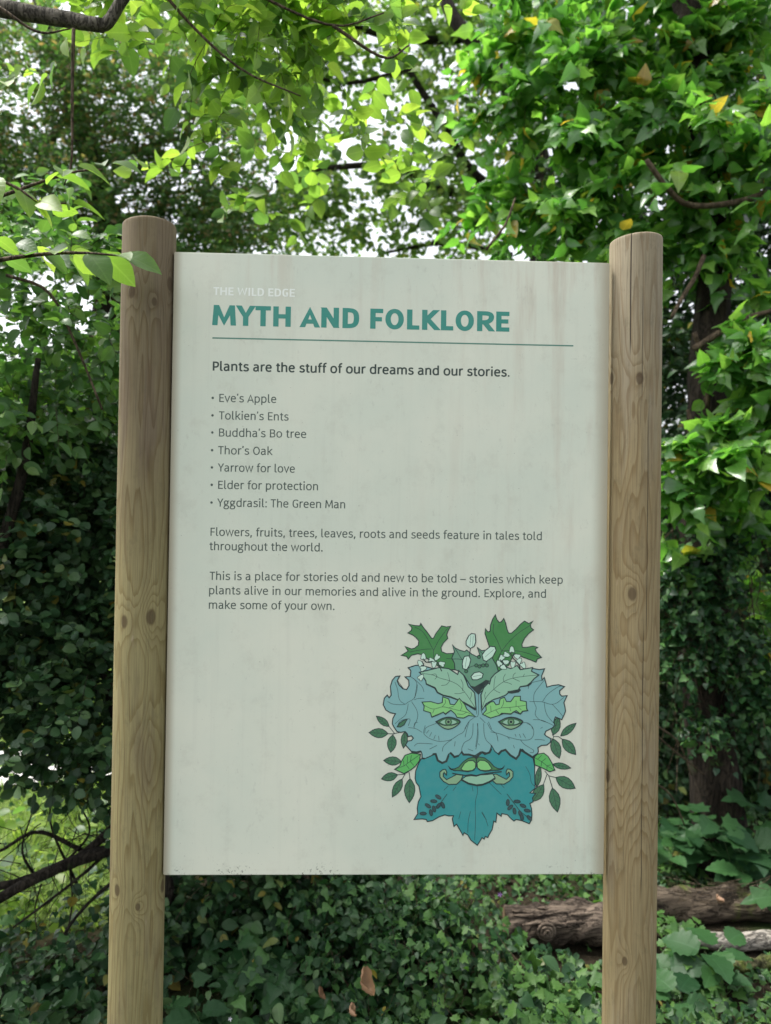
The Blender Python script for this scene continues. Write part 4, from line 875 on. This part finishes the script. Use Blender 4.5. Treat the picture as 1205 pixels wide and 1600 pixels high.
plant(t, [cl(1160, 560, 1.6, .16, .14, .11, 2), cl(1060, 530, 1.75, .10, .12, .12, 2), cl(1140, 720, 1.55, .20, .14, .13, 2), cl(1060, 740, 1.7, .12, .12, .15, 1.5), cl(1210, 640, 1.7, .15, .15, .2), cl(1120, 440, 1.9, .3, .2, .15), cl(1190, 820, 1.7, .14, .12, .1, 1.2), cl(1060, 840, 1.8, .08, .1, .08), cl(1200, 940, 2.1, .12, .2, .15)],
      300, 0.15, 7, 0.088, [T_ADULT, T_ADULT2, T_IVY3], M_IVY, 43, singles=150, cluster=(48, .05), shell=0.8, twr=.002, droop=.5, up=.4, jitter=.45)
plant(t, [cl(1080, 900, 1.78, .12, .08, .12), cl(1150, 1010, 1.8, .16, .08, .15), cl(1050, 1030, 1.75, .08, .08, .14), cl(1190, 1090, 1.75, .12, .08, .12), cl(1110, 1130, 1.7, .15, .08, .08), cl(1040, 940, 1.8, .06, .08, .2), cl(1110, 980, 1.72, .14, .05, .3), cl(1130, 860, 1.72, .12, .05, .15)],
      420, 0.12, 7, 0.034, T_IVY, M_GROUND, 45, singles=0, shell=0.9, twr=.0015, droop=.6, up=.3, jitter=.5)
# ivy leaves and hanging dead stems against the trunk
rng = np.random.default_rng(44)
n = 80; b0 = np.array([list(at(rng.uniform(1035, 1200), rng.uniform(760, 1000), rng.uniform(1.75, 2.0))) for _ in range(n)])
dd = np.stack([rng.normal(size=n) * .18, rng.normal(size=n) * .05, -rng.uniform(.25, .8, n)], 1)
st = np.linspace(0, 1, 5)
tw = b0[:, None] + dd[:, None] * st[None, :, None] + rng.normal(size=(n, 5, 3)) * .02
twig_mesh('dead_stems', tw, rng.uniform(.0015, .004, n), t, TWIG, kind='stuff', label='hanging dead brown stems')

# --- 5. evergreen shrub on the left
t = thing('evergreen_shrub', 'dark small leaved evergreen shrub filling the left edge beside the timber post', 'shrub', (-1.3, 1.2, 0))
def openleft(b, rng):
    px, py, d = project(b)
    gap = (((px - 50) / 150) ** 2 + ((py - 1380) / 165) ** 2 < 1) & (rng.random(len(b)) < .96)
    return ~gap
plant(t, [cl(40, 760, 1.3, .42, .4, .2), cl(150, 850, 1.1, .3, .3, .25), cl(30, 960, 1.1, .35, .35, .3), cl(150, 1080, 1.0, .25, .3, .25), cl(40, 1140, 1.0, .3, .3, .18), cl(150, 1240, 1.0, .2, .25, .15), cl(200, 980, 1.5, .35, .3, .4), cl(-60, 900, 1.2, .3, .4, .5), cl(190, 720, 1.4, .25, .3, .25), cl(200, 1350, 1.2, .16, .2, .3), cl(90, 690, 1.5, .35, .3, .15), cl(60, 600, 1.9, .5, .3, .16), cl(180, 560, 1.9, .3, .3, .16)],
      2900, 0.13, 9, 0.034, T_ROUND, M_DARK, 61, singles=300, shell=0.7, twr=.0011, twmat=BARK_D, cull=openleft, jitter=.6)
limb('trunk', [(-1.02, 1.3, -.1), at(255, 1420, 1.25), at(230, 1300, 1.2), at(190, 1150, 1.1), at(150, 1000, 1.1)], (.035, .03, .026, .02, .012), BARK_D, t, seed=62, n=20)
for i, (pp, r) in enumerate([([(240, 1330), (170, 1330), (105, 1350), (50, 1375), (-20, 1415)], (.022, .016)), ([(190, 1280), (130, 1335), (70, 1365), (0, 1385), (-60, 1400)], (.015, .012)), ([(230, 1345), (150, 1400), (90, 1480), (65, 1600)], (.007, .003)), ([(130, 1330), (60, 1300), (0, 1330)], (.008, .005)), ([(170, 1330), (125, 1370), (60, 1420), (20, 1450)], (.006, .003)),
                             ([(150, 1240), (100, 1200), (60, 1130)], (.01, .004)), ([(120, 1380), (80, 1290), (85, 1220)], (.005, .002)), ([(60, 1375), (35, 1330), (50, 1270)], (.005, .002)), ([(100, 1350), (140, 1300), (120, 1250)], (.005, .002)), ([(110, 1355), (112, 1420), (95, 1500)], (.004, .002)), ([(65, 1380), (55, 1420), (60, 1470)], (.003, .0015))]):
    limb('branch', [at(x, y, 1.15 - .04 * j) for j, (x, y) in enumerate(pp)], r, BARK_D, t, seed=70 + i, seg=8, n=16, rough=.2)

rng = np.random.default_rng(79); n = 90
b0 = np.array([list(at(rng.uniform(-20, 230), rng.uniform(1230, 1400), rng.uniform(.9, 1.3))) for _ in range(n)])
dd = np.stack([rng.normal(size=n) * .10 - .05, rng.normal(size=n) * .05, -rng.uniform(-.05, .26, n)], 1)
twig_mesh('dead_twigs', b0[:, None] + dd[:, None] * np.linspace(0, 1, 6)[None, :, None] + rng.normal(size=(n, 6, 3)) * .008, rng.uniform(.0010, .0025, n), t, BARK_D, kind='stuff')

# --- 6. mid green hazel behind the left post
t = thing('leafy_bush', 'mid green broad leaved bush left of the timber post top', 'bush', (-1.3, 0.8, 0))
limb('trunk', [(-1.35, 1.0, -.1), (-1.3, .95, .9), at(30, 760, .9), at(60, 560, .8)], (.03, .025, .016, .008), BARK_D, t, seed=81)
limb('branch', [at(160, 640, .7), at(115, 530, .7), at(75, 455, .7), at(10, 430, .7)], (.003, .005), TWIG, t, seed=82, seg=7, n=12)
plant(t, [cl(20, 400, .9, .2, .25, .14), cl(110, 420, .8, .16, .2, .12), cl(150, 520, .9, .16, .2, .13), cl(40, 520, 1.0, .16, .25, .12, .6), cl(70, 640, 1.0, .22, .25, .12), cl(-30, 640, .9, .2, .2, .25), cl(180, 590, 1.1, .15, .2, .15), cl(40, 320, 1.2, .2, .2, .12), cl(10, 590, 1.3, .25, .2, .12)],
      380, 0.13, 7, 0.046, T_OVATE, M_HAZEL, 83, singles=300, shell=0.8, twr=.0012, droop=.3)

# --- 7. overhanging tree, pale green leaves close to the camera
t = thing('overhanging_tree', 'near tree with pale green leaves and a smooth grey limb hanging in at top left', 'tree', (-1.9, 0.2, 0))
limb('trunk', [(-1.95, .2, -.1), (-1.9, .2, 1.2), (-1.8, .25, 2.2), (-1.7, .3, 3.2)], (.12, .1, .08, .04), BARK_G, t, seed=90)
limb('branch', [(-1.8, .25, 2.35), at(-80, -10, .4), at(0, 12, .4), at(90, 28, .38), at(160, 40, .36)], (.045, .026, .021, .0185, .016), BARK_G, t, seed=91, rough=.06)
limb('branch', [at(150, 42, .37), at(168, 36, .36), at(188, 4, .36), at(215, -40, .36), at(240, -120, .4)], (.012, .0145, .013, .012, .011), BARK_G, t, seed=92, rough=.06)
for i, pp in enumerate([[(0, 12), (60, 50), (110, 45)], [(215, -60), (300, 40), (380, 110), (470, 150)], [(240, -100), (400, -10), (520, 40), (600, 20)], [(-60, 260), (20, 290), (60, 315), (110, 318)], [(-60, 330), (20, 300), (110, 270), (160, 265)], [(-80, 420), (40, 400), (120, 395), (195, 400)], [(115, 45), (113, 150), (112, 250), (100, 290)], [(520, 40), (600, 90), (640, 70)]]):
    Yb = (.35, .35, .4, .1, .15, -.12, .3, .4)[i]
    limb('branch', [at(x, y, Yb) for x, y in pp], (.0045, .0016), TWIG, t, seed=95 + i, seg=6, n=12)
rngA = np.random.default_rng(90)
def along(t, paths, step, leaf, seed, T=T_OVATE, mat=M_LIGHT, jit=.5, upn=.8, singles=300, hang=.3):
    rng = np.random.default_rng(seed); P = []; tip = []; nr = []
    for pts, Yb in paths:
        Q = smooth_path([at(x, y, Yb) for x, y in pts], 60); Ln = np.linalg.norm(np.diff(Q, axis=0), axis=1).sum(); m_ = max(2, int(Ln / step))
        for j in range(m_):
            i = min(58, int((j + .5) / m_ * 59)); d = unit((Q[i + 1] - Q[i])[None])[0]; side = np.cross(d, [0, 0, 1.0]) * (1 if j % 2 else -1)
            tv = d * .6 + side * .8 + rng.normal(size=3) * .25; tv[2] -= hang
            P.append(Q[i]); tip.append(tv); nr.append(np.array([0, 0, upn]) + rng.normal(size=3) * jit + np.array([0, -.25, 0]))
        P.append(Q[-1]); tip.append(unit((Q[-1] - Q[-3])[None])[0] + np.array([0, 0, -.2])); nr.append(np.array([0, -.4, upn]) + rng.normal(size=3) * .3)
    P = np.array(P); sz = leaf * (.75 + .5 * rng.random(len(P)))
    add_leaves(t, P, frames(np.array(tip), np.array(nr)), sz, T, mat, rng, singles)
paths = [([(-60, 260), (20, 290), (60, 315), (115, 318)], .1), ([(60, 315), (80, 280), (110, 262), (175, 255)], .1), ([(-80, 420), (40, 400), (120, 395), (195, 400)], -.12), ([(-20, 370), (60, 385), (110, 400)], -.05), ([(110, 45), (80, 110), (60, 130)], .3)]
along(t, paths, .030, .058, 96, singles=60)
# sprays of the crown
plant(t, [cl(290, 60, .55, .16, .2, .09), cl(400, 30, .6, .18, .2, .10), cl(330, 150, .6, .12, .15, .08), cl(480, 60, .75, .16, .2, .12), cl(560, 20, .8, .18, .2, .08), cl(420, 120, .7, .16, .15, .10), cl(330, 210, .7, .12, .15, .06, .8), cl(610, 110, .9, .12, .15, .1, .6), cl(640, 20, .9, .15, .2, .08), cl(280, -80, .6, .4, .3, .12), cl(560, 190, 1.0, .18, .15, .12, .45), cl(640, 290, 1.2, .2, .15, .12, .6), cl(720, 240, 1.3, .13, .15, .08, .4), cl(380, 330, 1.0, .10, .12, .06, .6), cl(520, 310, 1.2, .15, .12, .07, .5), cl(60, 120, .8, .14, .12, .06, .5), cl(440, 240, .9, .18, .15, .1, .4), cl(270, 260, .8, .09, .1, .05, .8)],
      190, 0.17, 7, 0.062, T_OVATE, M_LIGHT, 97, singles=240, shell=0.9, twr=.0012, droop=.35, up=.6, jitter=.6)

# --- 8. under-storey and the floor
def floor_pts(rng, n, x0, x1, y0, y1, power=1.0):
    x = rng.uniform(x0, x1, n); y = y0 + (y1 - y0) * rng.random(n) ** power
    return x, y
# ivy carpet: nobody could count it
rng = np.random.default_rng(101)
n = 30000; x, y = floor_pts(rng, n, -2.0, 3.0, .30, 3.4, 1.25)
low = np.clip((x - .2) / .25, 0, 1) * np.clip((y - .55) / .4, 0, 1)
patch = np.sin(4.1 * x + 1) * np.sin(3.7 * y + 2 * x) * .5 + .5
hgt = (.03 + .12 * rng.random(n) ** 1.5 + .12 * patch * rng.random(n)) * (1 - .78 * low)
mound = .9 * np.exp(-(((x - .28) / .12) ** 2 + ((y - 1.28) / .10) ** 2)) * .22 + np.exp(-(((x - .16) / .36) ** 2 + ((y - 1.12) / .32) ** 2)) * .36 + np.exp(-(((x + .55) / .35) ** 2 + ((y - 1.5) / .3) ** 2)) * .30 + np.exp(-(((x + 1.0) / .4) ** 2 + ((y - .9) / .25) ** 2)) * .2
z = np.array([ground_h(a, b) for a, b in zip(x, y)]) + hgt + mound * (0.35 + .65 * rng.random(n))
logz = ((np.abs(y - 1.35) < .09) & (x > .27) & (x < 1.0)) | ((x > .72) & (np.abs(y - 1.42) < .20))
keep = ~(logz & (rng.random(n) < .97)) & ~((x < -.85) & (y > 1.25) & (rng.random(n) < .9)) & ~((low < .6) & (np.sin(9 * x + 3 * y) * np.sin(8 * y - 4 * x + 1) + .5 * np.sin(17 * x) * np.sin(15 * y) > .42) & (rng.random(n) < .85))
P = np.stack([x, y, z], 1)[keep]; m_ = len(P)
tip = np.stack([rng.normal(size=m_), rng.normal(size=m_) - .5, -.35 + .45 * rng.normal(size=m_)], 1); nr = np.stack([rng.normal(size=m_) * .55, rng.normal(size=m_) * .55 - .35, np.full(m_, .8)], 1)
root = thing('ivy_carpet', 'carpet of ivy and small woodland leaves below and beyond the board', 'ground cover', (0, 0, 0))
ls = .033 * (.45 + .8 * rng.random(m_) ** 1.3) * (.75 + .75 * (np.sin(6.3 * P[:, 0] + 1) * np.sin(5.1 * P[:, 1]) > .1) * rng.random(m_) + .3 * rng.random(m_)); kind = rng.random(m_) + .35 * (P[:, 0] > .1); FF = frames(tip, nr)
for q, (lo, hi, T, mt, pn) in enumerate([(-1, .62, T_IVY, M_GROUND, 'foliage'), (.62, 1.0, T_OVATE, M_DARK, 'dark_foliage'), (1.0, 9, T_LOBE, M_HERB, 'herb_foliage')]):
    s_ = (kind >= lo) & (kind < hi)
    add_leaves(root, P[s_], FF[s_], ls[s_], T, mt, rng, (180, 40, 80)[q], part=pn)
stp = P[rng.choice(m_, 1600)]; b = stp.copy(); b[:, :2] += rng.normal(size=(len(stp), 2)) * .07; b[:, 2] = np.maximum(0, b[:, 2] - .12)
tw = b[:, None] + (stp - b)[:, None] * np.linspace(0, 1, 4)[None, :, None] + rng.normal(size=(len(stp), 4, 3)) * .01
twig_mesh('stems', tw, .0014, root, TWIG, kind='stuff')

rng = np.random.default_rng(104)
n = 7000; x = rng.uniform(-5, -.85, n); y = 1.3 + 4 * rng.random(n) ** 1.5
k_ = (np.sin(5 * x + 2 * y) * np.sin(4 * y - x) > rng.random(n) * 1.2 - .6) & (np.abs(y - (3.55 + 0.35 * np.sin(x * 0.4))) > 0.33); x, y = x[k_], y[k_]; n = len(x)
P = np.stack([x, y, .04 + .16 * rng.random(n) * (1 + np.sin(3 * x))], 1)
root = thing('lawn_weeds', 'low leafy weeds in the sunny grass seen behind the dark branches at lower left', 'weeds', (-2, 2.5, 0))
add_leaves(root, P, frames(np.stack([rng.normal(size=n), rng.normal(size=n), np.full(n, .1)], 1), np.stack([rng.normal(size=n) * .5, rng.normal(size=n) * .5, np.ones(n)], 1)), .05 * (.6 + .8 * rng.random(n)), T_ROUND, M_LIGHT, rng, 80)

def broad_plant(name, label, cat, x, y, h, n_st, leaf, T, mat, seed, per=6, lean=.5, group=None, spreadr=.12):
    rng = np.random.default_rng(seed); t = thing(name, label, cat, (x, y, ground_h(x, y)), group)
    base = np.array([x, y, ground_h(x, y)]) + np.stack([rng.normal(size=n_st) * spreadr * .4, rng.normal(size=n_st) * spreadr * .4, np.zeros(n_st)], 1)
    d = unit(np.stack([rng.normal(size=n_st) * lean, rng.normal(size=n_st) * lean - .1, np.ones(n_st)], 1)); L = h * rng.uniform(.6, 1.1, n_st)
    st = np.linspace(0, 1, 5); tw = base[:, None] + d[:, None] * (L[:, None] * st[None])[..., None]; tw[..., 2] -= .25 * L[:, None] * st[None] ** 3
    twig_mesh('stems', tw, .0022, t, M_STEM)
    s = np.linspace(.35, 1, per)
    P = base[:, None] + d[:, None] * (L[:, None] * s[None])[..., None]; P[..., 2] -= .25 * L[:, None] * s[None] ** 3
    th = rng.uniform(0, 6.28, (n_st, 1)) + np.arange(per)[None] * 2.4
    tip = np.stack([np.cos(th), np.sin(th), np.full_like(th, .1)], -1) + rng.normal(size=(n_st, per, 3)) * .15
    P = P + unit(tip) * leaf * .25
    nr = np.array([0, -.35, 1.0]) + rng.normal(size=(n_st, per, 3)) * .25
    P = P.reshape(-1, 3)
    add_leaves(t, P, frames(tip.reshape(-1, 3), nr.reshape(-1, 3)), leaf * (.7 + .5 * rng.random(len(P))), T, mat, rng, 300)
    return t
k = N('green_stem'); k.bsdf((0.07, 0.12, 0.04, 1), 0.6); M_STEM = k.m
for i, (px, py, Y, h, ns, lf, T, mat, lb) in enumerate([
    (1150, 1400, 1.75, .50, 7, .115, T_SERR, M_BRAMBLE, 'bramble with wide dark toothed leaves behind the mossy log at far right'),
    (1050, 1330, 2.1, .48, 6, .10, T_SERR, M_BRAMBLE, 'bramble arching just right of the right post behind the logs'),
    (1215, 1380, 1.6, .62, 6, .12, T_LOBE, M_BRAMBLE, 'tall lobed leaf bramble cut by the right edge of the picture'),
    (1110, 1640, .95, .20, 4, .105, T_SERR, M_BRAMBLE, 'low bramble seedling with toothed leaves in the bottom right corner'),
    (330, 1640, .75, .24, 6, .085, T_SERR, M_BRAMBLE, 'dark broad leaved bramble under the lower left of the board'),
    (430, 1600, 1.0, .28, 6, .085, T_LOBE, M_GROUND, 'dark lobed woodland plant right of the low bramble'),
    (500, 1570, .85, .17, 6, .075, T_SERR, M_BRAMBLE, 'flat broad toothed leaves left of the large curled dead leaf'),
    (395, 1500, 1.2, .26, 6, .085, T_SERR, M_BRAMBLE, 'dark toothed bramble shoots below the middle of the lower left board edge'),
    (300, 1480, 1.3, .20, 5, .07, T_OVATE, M_DARK, 'dark oval leaved seedling just right of the left post'),
    (700, 1610, .75, .14, 5, .05, T_LOBE, M_HERB, 'fresh green lobed seedling at the bottom edge below the printed face'),
    (130, 1640, .8, .30, 4, .075, T_SERR, M_BRAMBLE, 'nettle like plant left of the left post foot'),
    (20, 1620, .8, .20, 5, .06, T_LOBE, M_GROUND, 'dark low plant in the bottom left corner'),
]):
    p = at(px, py, Y)
    broad_plant('bramble' if 'bramble' in lb else 'woodland_plant', lb, 'plant', p.x, Y, h, ns, lf, T, mat, 110 + i, group='brambles and broad leaved plants on the woodland floor')
# brighter small herbs between the mound and the post
sp_ = [(650, .95, 'small bright green herb straight below the left half of the printed beard'), (745, .9, 'bright green herb straight below the pointed tip of the printed beard'), (830, 1.0, 'bright green herb just in front of the sawn end of the ridged log'),
       (905, .95, 'bright green herb touching the left side of the right post'), (860, .7, 'bright green herb at the lower edge of the picture left of the right post'), (1060, 1.05, 'bushy green herb touching the right side of the right post low down'),
       (1062, 1.3, 'green herb between the right post and the mossy log end'), (1120, 1.1, 'green herb in front of the pale birch log')]
for i, (px, Y, lb) in enumerate(sp_):
    p = at(px, 1500, Y)
    broad_plant('woodland_herb', lb, 'plant', p.x, Y, .15 + .03 * (i % 3), 6, .045, T_LOBE, M_HERB, 130 + i, per=6, lean=.7, group='bright herbs growing in front of the logs')

t = thing('ivy_mound', 'mound of trailing ivy heaped up left of the ridged log under the board', 'ivy', (.1, 1.1, 0))
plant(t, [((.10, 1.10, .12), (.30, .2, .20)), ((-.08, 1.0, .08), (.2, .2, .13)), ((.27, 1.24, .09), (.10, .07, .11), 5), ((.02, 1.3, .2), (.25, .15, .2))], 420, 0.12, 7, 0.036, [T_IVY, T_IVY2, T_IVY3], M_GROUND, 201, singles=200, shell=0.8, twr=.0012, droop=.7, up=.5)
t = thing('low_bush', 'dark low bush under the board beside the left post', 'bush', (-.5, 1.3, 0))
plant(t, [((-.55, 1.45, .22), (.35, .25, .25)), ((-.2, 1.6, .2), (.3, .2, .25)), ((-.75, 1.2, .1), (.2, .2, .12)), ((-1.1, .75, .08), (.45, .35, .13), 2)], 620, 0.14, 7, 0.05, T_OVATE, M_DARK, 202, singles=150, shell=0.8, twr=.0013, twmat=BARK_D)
t = thing('grass_tuft', 'tuft of thin green grass blades right of the curled dead leaf', 'grass tuft', tuple(at(640, 1590, .8)))
rng = np.random.default_rng(210); n = 110
b0 = np.array(t.location)[None] * [1, 1, 0] + np.stack([rng.normal(size=n) * .07, rng.normal(size=n) * .06, np.zeros(n) + .02], 1)
L = rng.uniform(.08, .22, n); d = unit(np.stack([rng.normal(size=n) * .5, rng.normal(size=n) * .4 - .1, np.ones(n)], 1)); st = np.linspace(0, 1, 5)
tw = b0[:, None] + d[:, None] * (L[:, None] * st)[..., None]; tw[..., 2] -= .45 * L[:, None] * st ** 2.5
twig_mesh('blades', tw, .0016, t, M_HERB, .2, kind='stuff')
# fern
t = thing('fern', 'green fern with arching fronds just below the lower edge of the board', 'fern', (at(420, 1400, 1.6).x, 1.6, 0))
rng = np.random.default_rng(150)
PP = []; TT = []; NN = []; SS = []; tws = []
for f in range(9):
    a = rng.uniform(0, 6.28); L = rng.uniform(.45, .6); base = np.array([t.location.x, t.location.y, .25])
    st = np.linspace(0, 1, 26); out = np.array([math.cos(a), math.sin(a), 0])
    cv = base + out * (L * .8 * st)[:, None] + np.array([0, 0, 1]) * (L * (1.1 * st - .75 * st ** 2))[:, None]
    tws.append(cv[::6][:5]); side = np.cross(out, [0, 0, 1])
    for i in range(3, 26):
        for s in (1, -1):
            PP.append(cv[i]); TT.append(side * s + out * .35 - np.array([0, 0, .2])); NN.append(np.array([0, 0, 1]) + out * .3); SS.append(.11 * math.sin(st[i] * 2.9 + .15) + .012)
T_PINNA = leaf_template('pinna', [(0, 0), (.10, .1), (.09, .5), (0, 1)], .1, .1)
add_leaves(t, np.array(PP), frames(np.array(TT), np.array(NN)), np.array(SS), T_PINNA, M_HERB, rng, 300, part='fronds', leafname='pinna')
twig_mesh('stalks', np.array([c for c in tws]), .002, t, M_STEM)

# --- logs
def log(label, A, B, r0, r1, mat, seed, rough=.12, ends=None):
    t = thing('fallen_log', label, 'log', A, 'fallen logs lying behind the right post')
    mid = (A + B) / 2 + Vector((0, .02, .012))
    limb('bark', [A, A.lerp(B, .25), mid, A.lerp(B, .8), B], (r0, r0 * 1.02, (r0 + r1) / 2, r1), mat, t, seg=26, n=60, rough=rough, seed=seed)
    # sawn end facing the open side
    d = (A - B).normalized(); q = d.to_track_quat('Z', 'Y'); V = []; F = []
    for i in range(20):
        th = i * math.pi / 10; V.append(tuple(q @ Vector((math.cos(th) * r0 * .9, math.sin(th) * r0 * .9, .004))))
    F.append(tuple(range(20))); mesh_obj('cut_end', V, F, WOODEND, t)
    return t
k = N('sawn_wood'); k.bsdf(k.mix(k.noise(k.obj(), 30, 4), (0.10, 0.07, 0.04, 1), (0.24, 0.17, 0.10, 1)), .9, .2); WOODEND = k.m
LA = at(790, 1446, 1.38); LB = at(1010, 1450, 1.34)
lg = log('thick brown ridged log lying behind the right post, cut end hidden in ivy', LA, LB, .070, .072, BARK_L, 161, .14)
# rough bark ridges and a knot on the big log
rng = np.random.default_rng(162)
for i in range(9):
    s0 = rng.uniform(0, .55); s1 = s0 + rng.uniform(.15, .4); th = rng.uniform(-2.6, -.2)
    pts = []
    for s in np.linspace(s0, min(s1, .98), 6):
        c = LA.lerp(LB, s); r = .092 + .002; tt = th + .12 * math.sin(s * 15 + i); pts.append(c + Vector((0, math.cos(tt + 1.57) * -r if False else -abs(math.cos(th)) * r * .92, math.sin(tt) * -r * .75)))
    limb('bark_ridge', pts, (.004, .009, .005), BARK_L, lg, seed=170 + i, seg=7, n=14, rough=.4)
kc = at(854, 1456, 1.28)
for r, zz in ((.030, 0), (.019, -.006), (.009, -.012)):
    V = []; F = []; n_ = 18; m2 = 8
    for i in range(n_):
        for j in range(m2):
            a = i * 2 * math.pi / n_; b = j * 2 * math.pi / m2; rr = r + .0055 * math.cos(b)
            V.append((kc.x - LA.x + rr * math.cos(a), kc.y - LA.y + zz + .0055 * math.sin(b), kc.z - LA.z + rr * math.sin(a)))
    for i in range(n_):
        for j in range(m2): F.append((i * m2 + j, ((i + 1) % n_) * m2 + j, ((i + 1) % n_) * m2 + (j + 1) % m2, i * m2 + (j + 1) % m2))
    mesh_obj('bark_knot', V, F, BARK_L, lg, True)
log('dark mossy log with crumbling bark, uppermost of the logs at right edge', at(1000, 1408, 1.52), at(1330, 1432, 1.5), .062, .072, bark_material('mossy_bark', (0.05, 0.038, 0.028, 1), (0.18, 0.14, 0.10, 1), .5, 18, (0.10, 0.12, 0.03, 1), along=(.2, 1, 1)), 163, .18)
log('thin pale birch log lying in front of the dark log at right edge', at(1075, 1466, 1.29), at(1340, 1492, 1.24), .030, .036, BARK_P, 164, .08)
log('short mossy stick lying lowest among the logs at right edge', at(1110, 1505, 1.17), at(1330, 1522, 1.12), .022, .028, bark_material('green_mossy_bark', (0.06, 0.06, 0.03, 1), (0.17, 0.16, 0.08, 1), .8, 18, (0.12, 0.15, 0.03, 1)), 165, .2)

# twigs lying on the logs
t = thing('twig_litter', 'loose dry twigs scattered over the dark mossy log', 'twigs', tuple(at(1150, 1395, 1.44)))
rng = np.random.default_rng(166); n = 60
b0 = np.array([list(at(rng.uniform(1060, 1210), rng.uniform(1375, 1420), 1.44 - rng.random() * .04)) for _ in range(n)]); dd = np.stack([rng.normal(size=n) * .09, rng.normal(size=n) * .02, rng.normal(size=n) * .025], 1)
twig_mesh('twigs', b0[:, None] + dd[:, None] * np.linspace(-.5, .5, 4)[None, :, None], .0015, t, TWIG, kind='stuff')

# curled dead leaves
def curled(label, p, s, seed, rot=(0, 0, 0)):
    V = []; F = []; nu, nv = 9, 8; rng = np.random.default_rng(seed)
    for i in range(nu):
        for j in range(nv):
            a = (-1.7 + 3.4 * j / (nv - 1)) * (1 + .15 * math.sin(i * 1.3)); y = (i / (nu - 1) - .5); w = (.12 + .88 * math.sin((i + .15) / (nu - .7) * 3.1415) ** .7) * (1 + .10 * math.sin(i * 1.7 + j * 1.3))
            rr = .32 * w * (1 + .08 * math.sin(i * 2 + j))
            V.append((rr * math.sin(a) * s, y * s * 1.3 + .03 * s * math.sin(j * 2), (-rr * math.cos(a) + .5 * y * y) * s))
    for i in range(nu - 1):
        for j in range(nv - 1): F.append((i * nv + j, i * nv + j + 1, (i + 1) * nv + j + 1, (i + 1) * nv + j))
    o = mesh_obj('dead_leaf', V, F, M_DEAD, None, True, label=label, category='dead leaf'); o.location = p; o.rotation_euler = rot
    return o
curled('large curled brown dead leaf lying on the ivy under the board', at(575, 1534, .60), .060, 1, (.55, .35, .5))
curled('small curled brown leaf fragment left of the large dead leaf', at(503, 1552, .66), .026, 2, (.8, .2, .9))
curled('orange brown dead leaf lying on top of the dark mossy log', at(1125, 1404, 1.42), .035, 3, (.2, 1.3, .4))
curled('reddish dead leaf half buried in ivy below the large curled leaf', at(552, 1578, .6), .035, 4, (.3, .9, .4))

# flowers
def flower(label, p, s, c, stem_to):
    k = N('petal_' + label.split()[1]); k.bsdf(c, .6)
    t = thing('wild_flower', label, 'flower', p)
    for i in range(5):
        a = i * 1.2566; V = [(0, 0, 0), (s * .5 * math.cos(a - .5), -.002, s * .5 * math.sin(a - .5)), (s * math.cos(a), -.004, s * math.sin(a)), (s * .5 * math.cos(a + .5), -.002, s * .5 * math.sin(a + .5))]
        mesh_obj('petal', V, [(0, 1, 2, 3)], k.m, t)
    twig_mesh('stem', np.array([[list(p), list(Vector(p) + Vector((.01, .01, -.08))), list(Vector(p) + Vector((.015, .02, -.16)))]]), .001, t, M_STEM)
flower('tiny purple flower above the end of the ridged log', at(781, 1397, 1.35), .011, (0.45, 0.22, 0.62, 1), None)
flower('tiny white flower at the bottom of the picture under the board', at(360, 1591, .6), .007, (0.7, 0.68, 0.75, 1), None)
print('TRIS joined', TRI[0], 'objects', len(bpy.data.objects))
